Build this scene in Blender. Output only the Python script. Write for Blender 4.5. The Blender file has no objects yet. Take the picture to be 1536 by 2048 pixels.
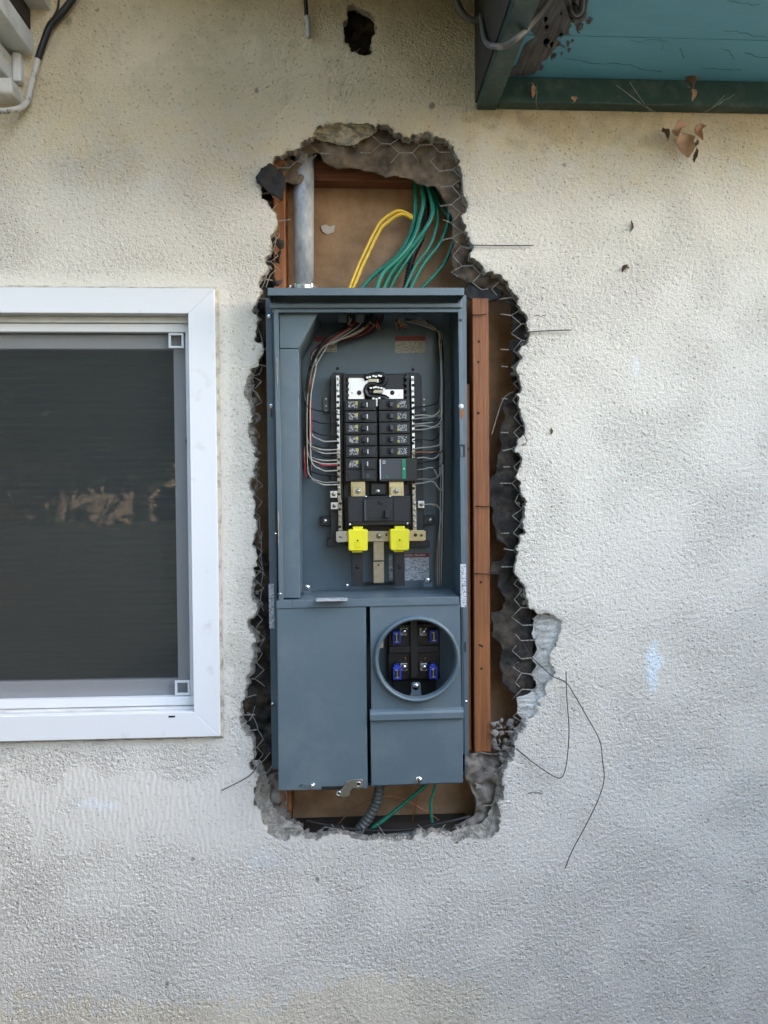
import bpy, bmesh, math, random
import numpy as np
from mathutils import Matrix, Vector
random.seed(7); RNG = np.random.default_rng(11)
scene = bpy.context.scene
R = math.radians

# ------------------------------------------------------------------ camera
F, CX, CY, D, ZC = 1538.0, 768.0, 1024.0, 1.54, 1.45
YAW, PITCH, ROLL = R(3.0), R(1.4), R(0.45)
CAMP = Vector((0.0, -D, ZC))
CAMR = Matrix.Rotation(-YAW, 3, 'Z') @ Matrix.Rotation(R(90) - PITCH, 3, 'X') @ Matrix.Rotation(-ROLL, 3, 'Z')
cd = bpy.data.cameras.new('camera'); cam = bpy.data.objects.new('camera', cd)
scene.collection.objects.link(cam); scene.camera = cam
cd.sensor_fit = 'VERTICAL'; cd.sensor_height = 36.0; cd.lens = F / 2048 * 36.0
cd.clip_start = 0.02; cd.clip_end = 500
cam.matrix_world = Matrix.Translation(CAMP) @ CAMR.to_4x4()

# ------------------------------------------------------------------ light
SUN_EL, SUN_AZ = R(25), R(78)          # the sun stands behind the house: the wall is in open shade
world = bpy.data.worlds.new('World'); scene.world = world; world.use_nodes = True
wn = world.node_tree.nodes; wl = world.node_tree.links
sky = wn.new('ShaderNodeTexSky'); sky.sky_type = 'NISHITA'; sky.sun_disc = False
sky.sun_elevation = SUN_EL; sky.sun_rotation = SUN_AZ
sky.air_density = 1.0; sky.dust_density = 6.0; sky.ozone_density = 0.3
wl.new(sky.outputs[0], wn['Background'].inputs[0]); wn['Background'].inputs[1].default_value = 0.15
sl = bpy.data.lights.new('sun', 'SUN'); sl.energy = 4.0; sl.angle = R(0.5); sl.color = (1.0, 0.95, 0.87)
sun = bpy.data.objects.new('sun', sl); scene.collection.objects.link(sun)
to_sun = Vector((math.sin(SUN_AZ) * math.cos(SUN_EL), math.cos(SUN_AZ) * math.cos(SUN_EL), math.sin(SUN_EL)))
sun.rotation_euler = to_sun.to_track_quat('Z', 'Y').to_euler(); sun.location = (0, 4, 8)
vs = scene.view_settings
vs.view_transform = 'Standard'; vs.look = 'None'; vs.exposure = 3.78; vs.gamma = 1.0; vs.use_curve_mapping = False

# ------------------------------------------------------------------ helpers
C = scene.collection
def P(px, py, d=0.0):
    """the point at depth d (metres behind the wall face) that stands where the photograph shows it"""
    r = CAMR @ Vector(((px - CX) / F, -(py - CY) / F, -1.0))
    t = (d - CAMP.y) / r.y
    return CAMP + r * t
Rn = np.array(CAMR)
def proj_np(x, y, z):
    v = np.stack([x - CAMP.x, y - CAMP.y, z - CAMP.z], -1) @ Rn
    return CX + F * v[..., 0] / -v[..., 2], CY - F * v[..., 1] / -v[..., 2]
ALPHA = 0.0065
PO = P(745, 1580, 0.10)
ca, sa = math.cos(ALPHA), math.sin(ALPHA)
def L(px, py, d=0.0):
    """the same in the panel's own frame (it hangs a little out of level)"""
    w = P(px, py, d) - PO
    return Vector((w.x * ca + w.z * sa, w.y, -w.x * sa + w.z * ca))

def tag(o, label=None, cat=None, group=None, kind=None):
    if label: o['label'] = label
    if cat: o['category'] = cat
    if group: o['group'] = group
    if kind: o['kind'] = kind
    return o
def empty(name, loc=(0, 0, 0), roty=0.0):
    o = bpy.data.objects.new(name, None); C.objects.link(o); o.location = loc
    o.rotation_euler = (0, roty, 0); o.empty_display_size = 0.05
    return o

class MB:
    def __init__(s): s.v = []; s.f = []
    def add(s, vs_, fs):
        b = len(s.v); s.v += [tuple(p) for p in vs_]; s.f += [tuple(i + b for i in f) for f in fs]; return s
    def box(s, a, b):
        x0, x1 = sorted((a[0], b[0])); y0, y1 = sorted((a[1], b[1])); z0, z1 = sorted((a[2], b[2]))
        return s.add([(x0,y0,z0),(x1,y0,z0),(x1,y1,z0),(x0,y1,z0),(x0,y0,z1),(x1,y0,z1),(x1,y1,z1),(x0,y1,z1)],
                     [(0,3,2,1),(4,5,6,7),(0,1,5,4),(1,2,6,5),(2,3,7,6),(3,0,4,7)])
    def hexa(s, q0, q1):
        """front quad q0 and back quad q1, each tl,tr,br,bl"""
        return s.add(list(q0) + list(q1), [(0,1,2,3)[::-1],(4,5,6,7),(0,4,7,3)[::-1],(1,2,6,5)[::-1],(0,1,5,4),(3,7,6,2)])
    def prism(s, poly, y0, y1):
        """poly: list of (x,z); from depth y0 (front) to y1"""
        n = len(poly); vs_ = [(p[0], y0, p[1]) for p in poly] + [(p[0], y1, p[1]) for p in poly]
        fs = [tuple(range(n)), tuple(range(2*n-1, n-1, -1))] + [(i, i+n, (i+1) % n + n, (i+1) % n) for i in range(n)]
        return s.add(vs_, fs)
    def cyl(s, c, axis, r, h, n=12, r2=None, cap=True):
        c = Vector(c); a = Vector(axis).normalized(); u = a.orthogonal().normalized(); w = a.cross(u)
        r2 = r if r2 is None else r2
        vs_ = []
        for k in range(n):
            t = 2*math.pi*k/n; e = u*math.cos(t) + w*math.sin(t); vs_.append(c + e*r)
        for k in range(n):
            t = 2*math.pi*k/n; e = u*math.cos(t) + w*math.sin(t); vs_.append(c + a*h + e*r2)
        fs = [(k, (k+1) % n, (k+1) % n + n, k+n) for k in range(n)]
        if cap: fs += [tuple(range(n-1, -1, -1)), tuple(range(n, 2*n))]
        return s.add(vs_, fs)
    def dome(s, c, axis, r, h, n=12, m=4):
        c = Vector(c); a = Vector(axis).normalized(); u = a.orthogonal().normalized(); w = a.cross(u); vs_ = []; fs = []
        for j in range(m):
            ph = math.pi/2*j/m
            for k in range(n):
                t = 2*math.pi*k/n; vs_.append(c + (u*math.cos(t)+w*math.sin(t))*r*math.cos(ph) + a*h*math.sin(ph))
        vs_.append(c + a*h)
        for j in range(m-1):
            for k in range(n): fs.append((j*n+k, j*n+(k+1) % n, (j+1)*n+(k+1) % n, (j+1)*n+k))
        for k in range(n): fs.append(((m-1)*n+k, (m-1)*n+(k+1) % n, m*n))
        return s.add(vs_, fs)
    def tube(s, pts, r, n=8, rf=None, flat=1.0):
        pts = [Vector(p) for p in pts]; m = len(pts); vs_ = []; fs = []
        nrm = None
        for i in range(m):
            t = (pts[min(i+1, m-1)] - pts[max(i-1, 0)]).normalized()
            if nrm is None: nrm = t.orthogonal().normalized()
            nrm = (nrm - t*nrm.dot(t)).normalized(); b = t.cross(nrm)
            rr = r if rf is None else rf(i/(m-1))*r
            for k in range(n):
                a = 2*math.pi*k/n; vs_.append(pts[i] + nrm*math.cos(a)*rr + b*math.sin(a)*rr*flat)
        for i in range(m-1):
            for k in range(n): fs.append((i*n+k, i*n+(k+1) % n, (i+1)*n+(k+1) % n, (i+1)*n+k))
        fs += [tuple(range(n-1, -1, -1)), tuple((m-1)*n+k for k in range(n))]
        return s.add(vs_, fs)
    def mesh(s, name, m=None, smooth=False):
        me = bpy.data.meshes.new(name); me.from_pydata(s.v, [], s.f); me.update()
        bm = bmesh.new(); bm.from_mesh(me); bmesh.ops.recalc_face_normals(bm, faces=bm.faces); bm.to_mesh(me); bm.free()
        if smooth: me.polygons.foreach_set('use_smooth', [True]*len(me.polygons))
        if m: me.materials.append(m)
        return me
    def build(s, name, m=None, parent=None, smooth=False, bev=0.0):
        me = s.mesh(name, m, smooth)
        o = bpy.data.objects.new(name, me); C.objects.link(o)
        if parent: o.parent = parent
        if bev:
            b = o.modifiers.new('bevel', 'BEVEL'); b.width = bev; b.segments = 2; b.limit_method = 'ANGLE'; b.angle_limit = R(40)
        return o
def place_mesh(name, me, parent, loc, rot=(0,0,0), scale=(1,1,1)):
    o = bpy.data.objects.new(name, me); C.objects.link(o); o.parent = parent
    o.location = loc; o.rotation_euler = rot; o.scale = scale; return o

def spline(pts, n=8):
    pts = [Vector(p) for p in pts]; out = []
    for i in range(len(pts)-1):
        p0 = pts[max(i-1, 0)]; p1 = pts[i]; p2 = pts[i+1]; p3 = pts[min(i+2, len(pts)-1)]
        for k in range(n):
            t = k/n
            out.append(0.5*((2*p1) + (p2-p0)*t + (2*p0-5*p1+4*p2-p3)*t*t + (3*p1-p0-3*p2+p3)*t**3))
    out.append(pts[-1]); return out

# ------------------------------------------------------------------ materials
def M(name, col, rough=0.5, metal=0.0, var=0.12, scale=40, bump=0.0, bscale=200, col2=None, spec=0.5, stretch=None, coat=0.0, fac=None):
    m = bpy.data.materials.new(name); m.use_nodes = True; nt = m.node_tree; n = nt.nodes; l = nt.links
    b = n['Principled BSDF']; b.inputs['Roughness'].default_value = rough; b.inputs['Metallic'].default_value = metal
    b.inputs['Specular IOR Level'].default_value = spec; b.inputs['Coat Weight'].default_value = coat
    tc = n.new('ShaderNodeTexCoord'); vec = tc.outputs['Object']
    if stretch:
        mp = n.new('ShaderNodeMapping'); mp.inputs['Scale'].default_value = stretch; l.new(vec, mp.inputs[0]); vec = mp.outputs[0]
    nz = n.new('ShaderNodeTexNoise'); nz.inputs['Scale'].default_value = scale; nz.inputs['Detail'].default_value = 6
    nz.inputs['Roughness'].default_value = 0.65; l.new(vec, nz.inputs['Vector'])
    mx = n.new('ShaderNodeMix'); mx.data_type = 'RGBA'
    c2 = col2 if col2 else tuple(c*(1-2*var) for c in col)
    c1 = col if col2 else tuple(min(1, c*(1+var)) for c in col)
    mx.inputs['A'].default_value = (*c1, 1); mx.inputs['B'].default_value = (*c2, 1)
    if fac:
        rp = n.new('ShaderNodeMapRange'); rp.inputs['From Min'].default_value = fac[0]; rp.inputs['From Max'].default_value = fac[1]
        l.new(nz.outputs['Fac'], rp.inputs['Value']); l.new(rp.outputs[0], mx.inputs['Factor'])
    else: l.new(nz.outputs['Fac'], mx.inputs['Factor'])
    l.new(mx.outputs['Result'], b.inputs['Base Color'])
    if bump:
        bz = n.new('ShaderNodeTexNoise'); bz.inputs['Scale'].default_value = bscale; bz.inputs['Detail'].default_value = 5
        l.new(vec, bz.inputs['Vector']); bp = n.new('ShaderNodeBump'); bp.inputs['Strength'].default_value = bump
        bp.inputs['Distance'].default_value = 0.002; l.new(bz.outputs['Fac'], bp.inputs['Height']); l.new(bp.outputs[0], b.inputs['Normal'])
    return m
MAT = {}
MAT['steel_paint'] = M('grey_enamel', (0.088, 0.132, 0.168), 0.34, 0, 0.05, 12, 0.05, 900, spec=0.5)
MAT['steel_dark'] = M('grey_enamel_interior', (0.085, 0.128, 0.160), 0.30, 0, 0.05, 12, 0.05, 900)
MAT['black'] = M('black_plastic', (0.005, 0.005, 0.006), 0.38, 0, 0.2, 60, 0.05, 600)
MAT['black2'] = M('charcoal_plastic', (0.013, 0.0135, 0.016), 0.45, 0, 0.2, 60, 0.05, 600)
MAT['blackm'] = M('black_matt', (0.004, 0.004, 0.004), 0.7, 0, 0.3, 60)
MAT['zinc'] = M('zinc_plate', (0.62, 0.62, 0.60), 0.28, 1, 0.12, 80)
MAT['zinc_dark'] = M('worn_zinc', (0.48, 0.47, 0.45), 0.35, 1, 0.3, 200)
MAT['tin'] = M('tinned_bus', (0.78, 0.77, 0.75), 0.32, 0.75, 0.06, 60)
MAT['chrome'] = M('bright_zinc', (0.75, 0.76, 0.78), 0.16, 1, 0.1, 60)
MAT['latch_zinc'] = M('latch_zinc', (0.60, 0.61, 0.63), 0.2, 1, 0.15, 60)
MAT['brass'] = M('brass', (0.60, 0.53, 0.33), 0.26, 1, 0.15, 60)
MAT['dull_brass'] = M('dull_brass', (0.45, 0.40, 0.30), 0.38, 1, 0.2, 90)
MAT['yellow_plastic'] = M('yellow_plastic', (0.74, 0.66, 0.015), 0.42, 0, 0.05, 40)
MAT['blue_plastic'] = M('blue_plastic', (0.02, 0.05, 0.46), 0.4, 0, 0.15, 60)
MAT['green_print'] = M('green_print', (0.01, 0.22, 0.10), 0.5, 0, 0.05, 60)
MAT['grey_print'] = M('grey_print', (0.055, 0.058, 0.065), 0.5, 0, 0.06, 60)
MAT['olive'] = M('olive_black_plastic', (0.013, 0.0125, 0.009), 0.5, 0, 0.1, 60)
MAT['paper_white'] = M('label_paper', (0.62, 0.63, 0.65), 0.5, 0, 0.06, 60)
MAT['paper_cream'] = M('label_cream', (0.42, 0.40, 0.33), 0.5, 0, 0.06, 60)
MAT['red_print'] = M('red_print', (0.20, 0.022, 0.018), 0.5, 0, 0.1, 60)
MAT['ink'] = M('ink', (0.008, 0.008, 0.009), 0.6, 0, 0.1, 60)
MAT['white_ins'] = M('white_insulation', (0.42, 0.405, 0.36), 0.45, 0, 0.08, 40)
MAT['grey_ins'] = M('grey_insulation', (0.25, 0.24, 0.22), 0.45, 0, 0.08, 40)
MAT['red_ins'] = M('red_insulation', (0.42, 0.025, 0.03), 0.45, 0, 0.08, 40)
MAT['black_ins'] = M('black_insulation', (0.005, 0.005, 0.0055), 0.4, 0, 0.08, 40)
MAT['copper'] = M('copper', (0.55, 0.24, 0.13), 0.35, 1, 0.15, 80)
MAT['green_ins'] = M('green_insulation', (0.012, 0.17, 0.115), 0.33, 0, 0.0, 260, col2=(0.03, 0.30, 0.21), fac=(0.5, 0.68))
MAT['yellow_ins'] = M('yellow_jacket', (0.72, 0.47, 0.03), 0.42, 0, 0.08, 60)
MAT['flex_black'] = M('black_flex', (0.008, 0.008, 0.009), 0.35, 0, 0.1, 60)
MAT['flex_grey'] = M('grey_flex', (0.10, 0.115, 0.115), 0.45, 0, 0.1, 60)
MAT['galv'] = M('galvanised_steel', (0.52, 0.55, 0.59), 0.58, 0.2, 0.0, 70, 0.25, 120, col2=(0.25, 0.28, 0.32), stretch=(1, 1, 0.4), fac=(0.35, 0.7))
MAT['wood'] = M('fir_stud', (0.36, 0.135, 0.042), 0.6, 0, 0.0, 60, 0.4, 90, col2=(0.13, 0.042, 0.016), stretch=(4.2, 4.2, 0.10), fac=(0.28, 0.74))
MAT['wood_h'] = M('fir_header', (0.26, 0.10, 0.04), 0.65, 0, 0.0, 60, 0.35, 90, col2=(0.12, 0.042, 0.018), stretch=(0.16, 3.2, 3.2), fac=(0.36, 0.66))
MAT['kraft'] = M('brown_board', (0.43, 0.27, 0.155), 0.8, 0, 0.0, 13, 0.25, 120, col2=(0.22, 0.125, 0.062), fac=(0.36, 0.70))
MAT['tar'] = M('building_paper', (0.014, 0.012, 0.011), 0.8, 0, 0.0, 22, 0.7, 160, col2=(0.10, 0.075, 0.053), fac=(0.46, 0.72))
MAT['tar_brown'] = M('weathered_building_paper', (0.05, 0.038, 0.028), 0.8, 0, 0.0, 26, 0.5, 70, col2=(0.21, 0.155, 0.105), fac=(0.36, 0.68))
MAT['tar_black'] = M('black_building_paper', (0.012, 0.012, 0.013), 0.7, 0, 0.2, 40, 0.3, 70)
MAT['grey_paper'] = M('mortar_smeared_paper', (0.10, 0.088, 0.075), 0.85, 0, 0.0, 30, 0.6, 80, col2=(0.29, 0.26, 0.225), fac=(0.38, 0.66))
MAT['mortar'] = M('broken_mortar', (0.44, 0.41, 0.36), 0.9, 0, 0.0, 75, 1.0, 300, col2=(0.19, 0.17, 0.14), fac=(0.36, 0.68))
MAT['mortar_pale'] = M('pale_broken_mortar', (0.60, 0.585, 0.55), 0.9, 0, 0.0, 40, 0.5, 160, col2=(0.40, 0.385, 0.35), stretch=(.5, 1, 2.2), fac=(0.4, 0.7))  # paler tone of broken mortar for the lower right break
MAT['mortar_tan'] = M('broken_finish_coat', (0.52, 0.47, 0.36), 0.9, 0, 0.0, 60, 0.6, 200, col2=(0.25, 0.215, 0.155), fac=(0.42, 0.68))
MAT['rubble'] = M('rubble_mortar', (0.33, 0.315, 0.30), 0.9, 0, 0.0, 50, 0.7, 200, col2=(0.17, 0.155, 0.14), fac=(0.4, 0.75))
MAT['wire'] = M('galvanised_lath_wire', (0.36, 0.34, 0.30), 0.55, 0.4, 0.3, 60)
MAT['rust'] = M('rusty_wire', (0.05, 0.042, 0.036), 0.6, 0.4, 0.3, 90)
MAT['vinyl'] = M('white_vinyl', (0.70, 0.715, 0.735), 0.38, 0, 0.0, 26, 0, col2=(0.50, 0.49, 0.47), fac=(0.62, 0.86))
MAT['caulk'] = M('dirty_caulk', (0.50, 0.47, 0.40), 0.8, 0, 0.0, 60, 0.3, 200, col2=(0.20, 0.18, 0.15), fac=(0.45, 0.7))
MAT['vinyl_old'] = M('dusty_vinyl', (0.62, 0.62, 0.60), 0.5, 0, 0.0, 60, 0, col2=(0.36, 0.35, 0.32), stretch=(0.3, 1, 1), fac=(0.45, 0.85))
MAT['shade'] = M('pleated_shade', (0.44, 0.56, 0.51), 0.85, 0, 0.1, 5)
MAT['teal'] = M('teal_paint', (0.155, 0.44, 0.58), 0.55, 0, 0.0, 22, 0.5, 70, col2=(0.11, 0.33, 0.43), stretch=(0.35, 1, 1))
MAT['green_paint'] = M('dark_green_paint', (0.022, 0.065, 0.058), 0.5, 0, 0.0, 30, 0.5, 70, col2=(0.10, 0.13, 0.11), fac=(0.50, 0.78))
MAT['bare_wood'] = M('weathered_bare_wood', (0.17, 0.155, 0.15), 0.85, 0, 0.0, 50, 0.5, 60, col2=(0.06, 0.055, 0.056), stretch=(3, 0.3, 1), fac=(0.35, 0.65))
MAT['brown_soffit'] = M('brown_soffit', (0.12, 0.075, 0.045), 0.8, 0, 0.2, 20)
MAT['white_wood'] = M('weathered_white_paint', (0.66, 0.66, 0.62), 0.6, 0, 0.0, 14, 0.3, 60, col2=(0.36, 0.34, 0.30), fac=(0.5, 0.8))
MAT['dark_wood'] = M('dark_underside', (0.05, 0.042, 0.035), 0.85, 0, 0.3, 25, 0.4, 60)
MAT['cable_grey'] = M('grey_cable', (0.16, 0.155, 0.15), 0.6, 0, 0.2, 60)
MAT['cable_black'] = M('black_cable', (0.009, 0.009, 0.010), 0.5, 0, 0.2, 60)
MAT['cable_painted'] = M('painted_cable', (0.55, 0.53, 0.48), 0.6, 0, 0.0, 55, col2=(0.08, 0.07, 0.065), fac=(0.55, 0.68))
MAT['leaf_dry'] = M('dry_leaf', (0.62, 0.40, 0.27), 0.7, 0, 0.0, 110, 0.4, 150, col2=(0.36, 0.19, 0.11))
MAT['leaf_dark'] = M('dark_dry_leaf', (0.10, 0.055, 0.035), 0.7, 0, 0.3, 70)
MAT['web'] = M('cobweb', (0.5, 0.47, 0.42), 0.8, 0, 0.1, 50)
MAT['ground'] = M('yard_ground', (0.060, 0.055, 0.045), 0.9, 0, 0.0, 6, 0.3, 40, col2=(0.035, 0.04, 0.022))
MAT['concrete'] = M('bounce_concrete', (0.48, 0.46, 0.42), 0.9, 0, 0.08, 5, 0.3, 60)
MAT['fence'] = M('fence_wood', (0.062, 0.058, 0.046), 0.85, 0, 0.3, 12, 0.3, 60, stretch=(3, 3, .3))
MAT['tan'] = M('tan_stucco', (0.66, 0.48, 0.34), 0.9, 0, 0.1, 8, 0.4, 120)
MAT['roof'] = M('roof_shingle', (0.10, 0.085, 0.075), 0.9, 0, 0.2, 20)
MAT['bark'] = M('bark', (0.10, 0.075, 0.055), 0.9, 0, 0.3, 20)
MAT['leaf_green'] = M('green_leaves', (0.045, 0.085, 0.03), 0.6, 0, 0.35, 5)
MAT['cap_shade'] = M('cap_emboss', (0.55, 0.47, 0.02), 0.5, 0, 0.05, 40)
MAT['inside'] = M('room_paint', (0.35, 0.33, 0.30), 0.9, 0, 0.05, 5)
MAT['house_ext'] = M('house_paint', (0.55, 0.51, 0.43), 0.9, 0, 0.05, 5)

def stucco_material():
    m = bpy.data.materials.new('painted_stucco'); m.use_nodes = True; nt = m.node_tree; n = nt.nodes; l = nt.links
    b = n['Principled BSDF']; b.inputs['Roughness'].default_value = 0.82; b.inputs['Specular IOR Level'].default_value = 0.35
    at = n.new('ShaderNodeAttribute'); at.attribute_name = 'paint'
    tc = n.new('ShaderNodeTexCoord')
    n1 = n.new('ShaderNodeTexNoise'); n1.inputs['Scale'].default_value = 4; n1.inputs['Detail'].default_value = 8; n1.inputs['Roughness'].default_value = 0.7
    l.new(tc.outputs['Object'], n1.inputs['Vector'])
    r1 = n.new('ShaderNodeMapRange'); r1.inputs['To Min'].default_value = 0.95; r1.inputs['To Max'].default_value = 1.04
    l.new(n1.outputs['Fac'], r1.inputs['Value'])
    n2 = n.new('ShaderNodeTexNoise'); n2.inputs['Scale'].default_value = 170; n2.inputs['Detail'].default_value = 3
    l.new(tc.outputs['Object'], n2.inputs['Vector'])
    r2 = n.new('ShaderNodeMapRange'); r2.inputs['From Min'].default_value = 0.25; r2.inputs['From Max'].default_value = 0.45
    r2.inputs['To Min'].default_value = 0.86; r2.inputs['To Max'].default_value = 1.0
    l.new(n2.outputs['Fac'], r2.inputs['Value'])
    mu = n.new('ShaderNodeMath'); mu.operation = 'MULTIPLY'; l.new(r1.outputs[0], mu.inputs[0]); l.new(r2.outputs[0], mu.inputs[1])
    vm = n.new('ShaderNodeVectorMath'); vm.operation = 'SCALE'; l.new(at.outputs['Color'], vm.inputs[0]); l.new(mu.outputs[0], vm.inputs['Scale'])
    l.new(vm.outputs[0], b.inputs['Base Color'])
    bp = n.new('ShaderNodeBump'); bp.inputs['Distance'].default_value = 0.0052; ar = n.new('ShaderNodeAttribute'); ar.attribute_name = 'relief'; l.new(ar.outputs['Fac'], bp.inputs['Strength'])
    n3 = n.new('ShaderNodeTexNoise'); n3.inputs['Scale'].default_value = 255; n3.inputs['Detail'].default_value = 4; n3.inputs['Roughness'].default_value = 0.6
    l.new(tc.outputs['Object'], n3.inputs['Vector']); vo = n.new('ShaderNodeTexVoronoi'); vo.inputs['Scale'].default_value = 92; vo.inputs['Randomness'].default_value = 1.0; l.new(tc.outputs['Object'], vo.inputs['Vector'])
    rv = n.new('ShaderNodeMapRange'); rv.inputs['From Min'].default_value = 0.10; rv.inputs['From Max'].default_value = 0.24; l.new(vo.outputs['Distance'], rv.inputs['Value'])
    ad = n.new('ShaderNodeMath'); ad.operation = 'MULTIPLY_ADD'; l.new(rv.outputs[0], ad.inputs[0]); ad.inputs[1].default_value = 0.35; l.new(n3.outputs['Fac'], ad.inputs[2])
    l.new(ad.outputs[0], bp.inputs['Height']); l.new(bp.outputs[0], b.inputs['Normal'])
    pv = n.new('ShaderNodeMapRange'); pv.inputs['To Min'].default_value = 0.74; l.new(rv.outputs[0], pv.inputs['Value'])
    m3 = n.new('ShaderNodeMath'); m3.operation = 'MULTIPLY'; l.new(mu.outputs[0], m3.inputs[0]); l.new(pv.outputs[0], m3.inputs[1]); l.new(m3.outputs[0], vm.inputs['Scale'])
    return m
MAT['stucco'] = stucco_material()

def enamel(name, col, rough):
    m = M(name, col, rough, 0, 0.06, 3.5, 0.05, 900); nt = m.node_tree; n = nt.nodes; l = nt.links; b = n['Principled BSDF']
    tc = n.new('ShaderNodeTexCoord'); src = b.inputs['Base Color'].links[0].from_socket
    d1 = n.new('ShaderNodeTexNoise'); d1.inputs['Scale'].default_value = 420; d1.inputs['Detail'].default_value = 2; l.new(tc.outputs['Object'], d1.inputs['Vector'])
    d2 = n.new('ShaderNodeTexNoise'); d2.inputs['Scale'].default_value = 11; d2.inputs['Detail'].default_value = 7; d2.inputs['Roughness'].default_value = .7; l.new(tc.outputs['Object'], d2.inputs['Vector'])
    r1 = n.new('ShaderNodeMapRange'); r1.inputs['From Min'].default_value = .68; r1.inputs['From Max'].default_value = .76; l.new(d1.outputs['Fac'], r1.inputs['Value'])
    r2 = n.new('ShaderNodeMapRange'); r2.inputs['From Min'].default_value = .50; r2.inputs['From Max'].default_value = .78; l.new(d2.outputs['Fac'], r2.inputs['Value']); r2.inputs['To Max'].default_value = .22
    mx = n.new('ShaderNodeMath'); mx.operation = 'MULTIPLY_ADD'; l.new(r1.outputs[0], mx.inputs[0]); mx.inputs[1].default_value = .35; l.new(r2.outputs[0], mx.inputs[2])
    mi = n.new('ShaderNodeMix'); mi.data_type = 'RGBA'; l.new(mx.outputs[0], mi.inputs['Factor']); l.new(src, mi.inputs['A']); mi.inputs['B'].default_value = (.26, .265, .26, 1); l.new(mi.outputs['Result'], b.inputs['Base Color'])
    rr = n.new('ShaderNodeMapRange'); rr.inputs['To Min'].default_value = rough-.06; rr.inputs['To Max'].default_value = rough+.18; l.new(d2.outputs['Fac'], rr.inputs['Value']); l.new(rr.outputs[0], b.inputs['Roughness'])
    return m
MAT['steel_paint'] = enamel('dusty_grey_enamel', (0.094, 0.134, 0.160), 0.32); MAT['steel_dark'] = enamel('grey_enamel_inside', (0.083, 0.126, 0.157), 0.28)
def print_material(name, paper, ink, scale, thr, stretch=(1, 1, 1)):
    """print too small to read: specks of ink on a label"""
    m = bpy.data.materials.new(name); m.use_nodes = True; nt = m.node_tree; n = nt.nodes; l = nt.links
    b = n['Principled BSDF']; b.inputs['Roughness'].default_value = 0.5
    tc = n.new('ShaderNodeTexCoord'); mp = n.new('ShaderNodeMapping'); mp.inputs['Scale'].default_value = stretch
    l.new(tc.outputs['Object'], mp.inputs[0])
    v = n.new('ShaderNodeTexVoronoi'); v.distance = 'CHEBYCHEV'; v.inputs['Scale'].default_value = scale; l.new(mp.outputs[0], v.inputs['Vector'])
    sp = n.new('ShaderNodeSeparateColor'); l.new(v.outputs['Color'], sp.inputs[0])
    g = n.new('ShaderNodeMath'); g.operation = 'GREATER_THAN'; g.inputs[1].default_value = thr; l.new(sp.outputs[0], g.inputs[0])
    mx = n.new('ShaderNodeMix'); mx.data_type = 'RGBA'; mx.inputs['A'].default_value = (*paper, 1); mx.inputs['B'].default_value = (*ink, 1)
    l.new(g.outputs[0], mx.inputs['Factor']); l.new(mx.outputs['Result'], b.inputs['Base Color'])
    return m
MAT['breaker_print'] = print_material('breaker_print', (0.010, 0.010, 0.011), (0.36, 0.36, 0.36), 640, 0.55, (1, 1, 0.8))
MAT['fine_print'] = print_material('fine_print', (0.52, 0.54, 0.58), (0.16, 0.17, 0.20), 1000, 0.66, (0.35, 1, 1.0))
MAT['cream_print'] = print_material('cream_print', (0.40, 0.38, 0.31), (0.18, 0.17, 0.14), 1000, 0.7, (0.35, 1, 1.0))
MAT['dark_print'] = print_material('dark_print', (0.30, 0.32, 0.34), (0.06, 0.06, 0.07), 500, 0.5, (0.5, 1, 1.0))

def glass_material():
    m = bpy.data.materials.new('window_glass'); m.use_nodes = True; nt = m.node_tree; n = nt.nodes; l = nt.links
    for k in list(n):
        if k.type != 'OUTPUT_MATERIAL': n.remove(k)
    out = [k for k in n if k.type == 'OUTPUT_MATERIAL'][0]
    tr = n.new('ShaderNodeBsdfTransparent'); tr.inputs[0].default_value = (0.82, 0.88, 0.86, 1)
    gl = n.new('ShaderNodeBsdfGlossy'); gl.inputs['Roughness'].default_value = 0.015
    fr = n.new('ShaderNodeFresnel'); fr.inputs['IOR'].default_value = 1.85
    mx = n.new('ShaderNodeMixShader'); l.new(fr.outputs[0], mx.inputs[0]); l.new(tr.outputs[0], mx.inputs[1]); l.new(gl.outputs[0], mx.inputs[2])
    l.new(mx.outputs[0], out.inputs[0]); return m
MAT['glass'] = glass_material()
def screen_material():
    m = bpy.data.materials.new('insect_screen'); m.use_nodes = True; nt = m.node_tree; n = nt.nodes; l = nt.links
    out = [k for k in n if k.type == 'OUTPUT_MATERIAL'][0]; b = n['Principled BSDF']
    b.inputs['Base Color'].default_value = (0.05, 0.05, 0.052, 1); b.inputs['Roughness'].default_value = 0.7
    tr = n.new('ShaderNodeBsdfTransparent'); mx = n.new('ShaderNodeMixShader'); mx.inputs[0].default_value = 0.28
    l.new(tr.outputs[0], mx.inputs[1]); l.new(b.outputs[0], mx.inputs[2]); l.new(mx.outputs[0], out.inputs[0]); return m
MAT['screen'] = screen_material()

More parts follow.
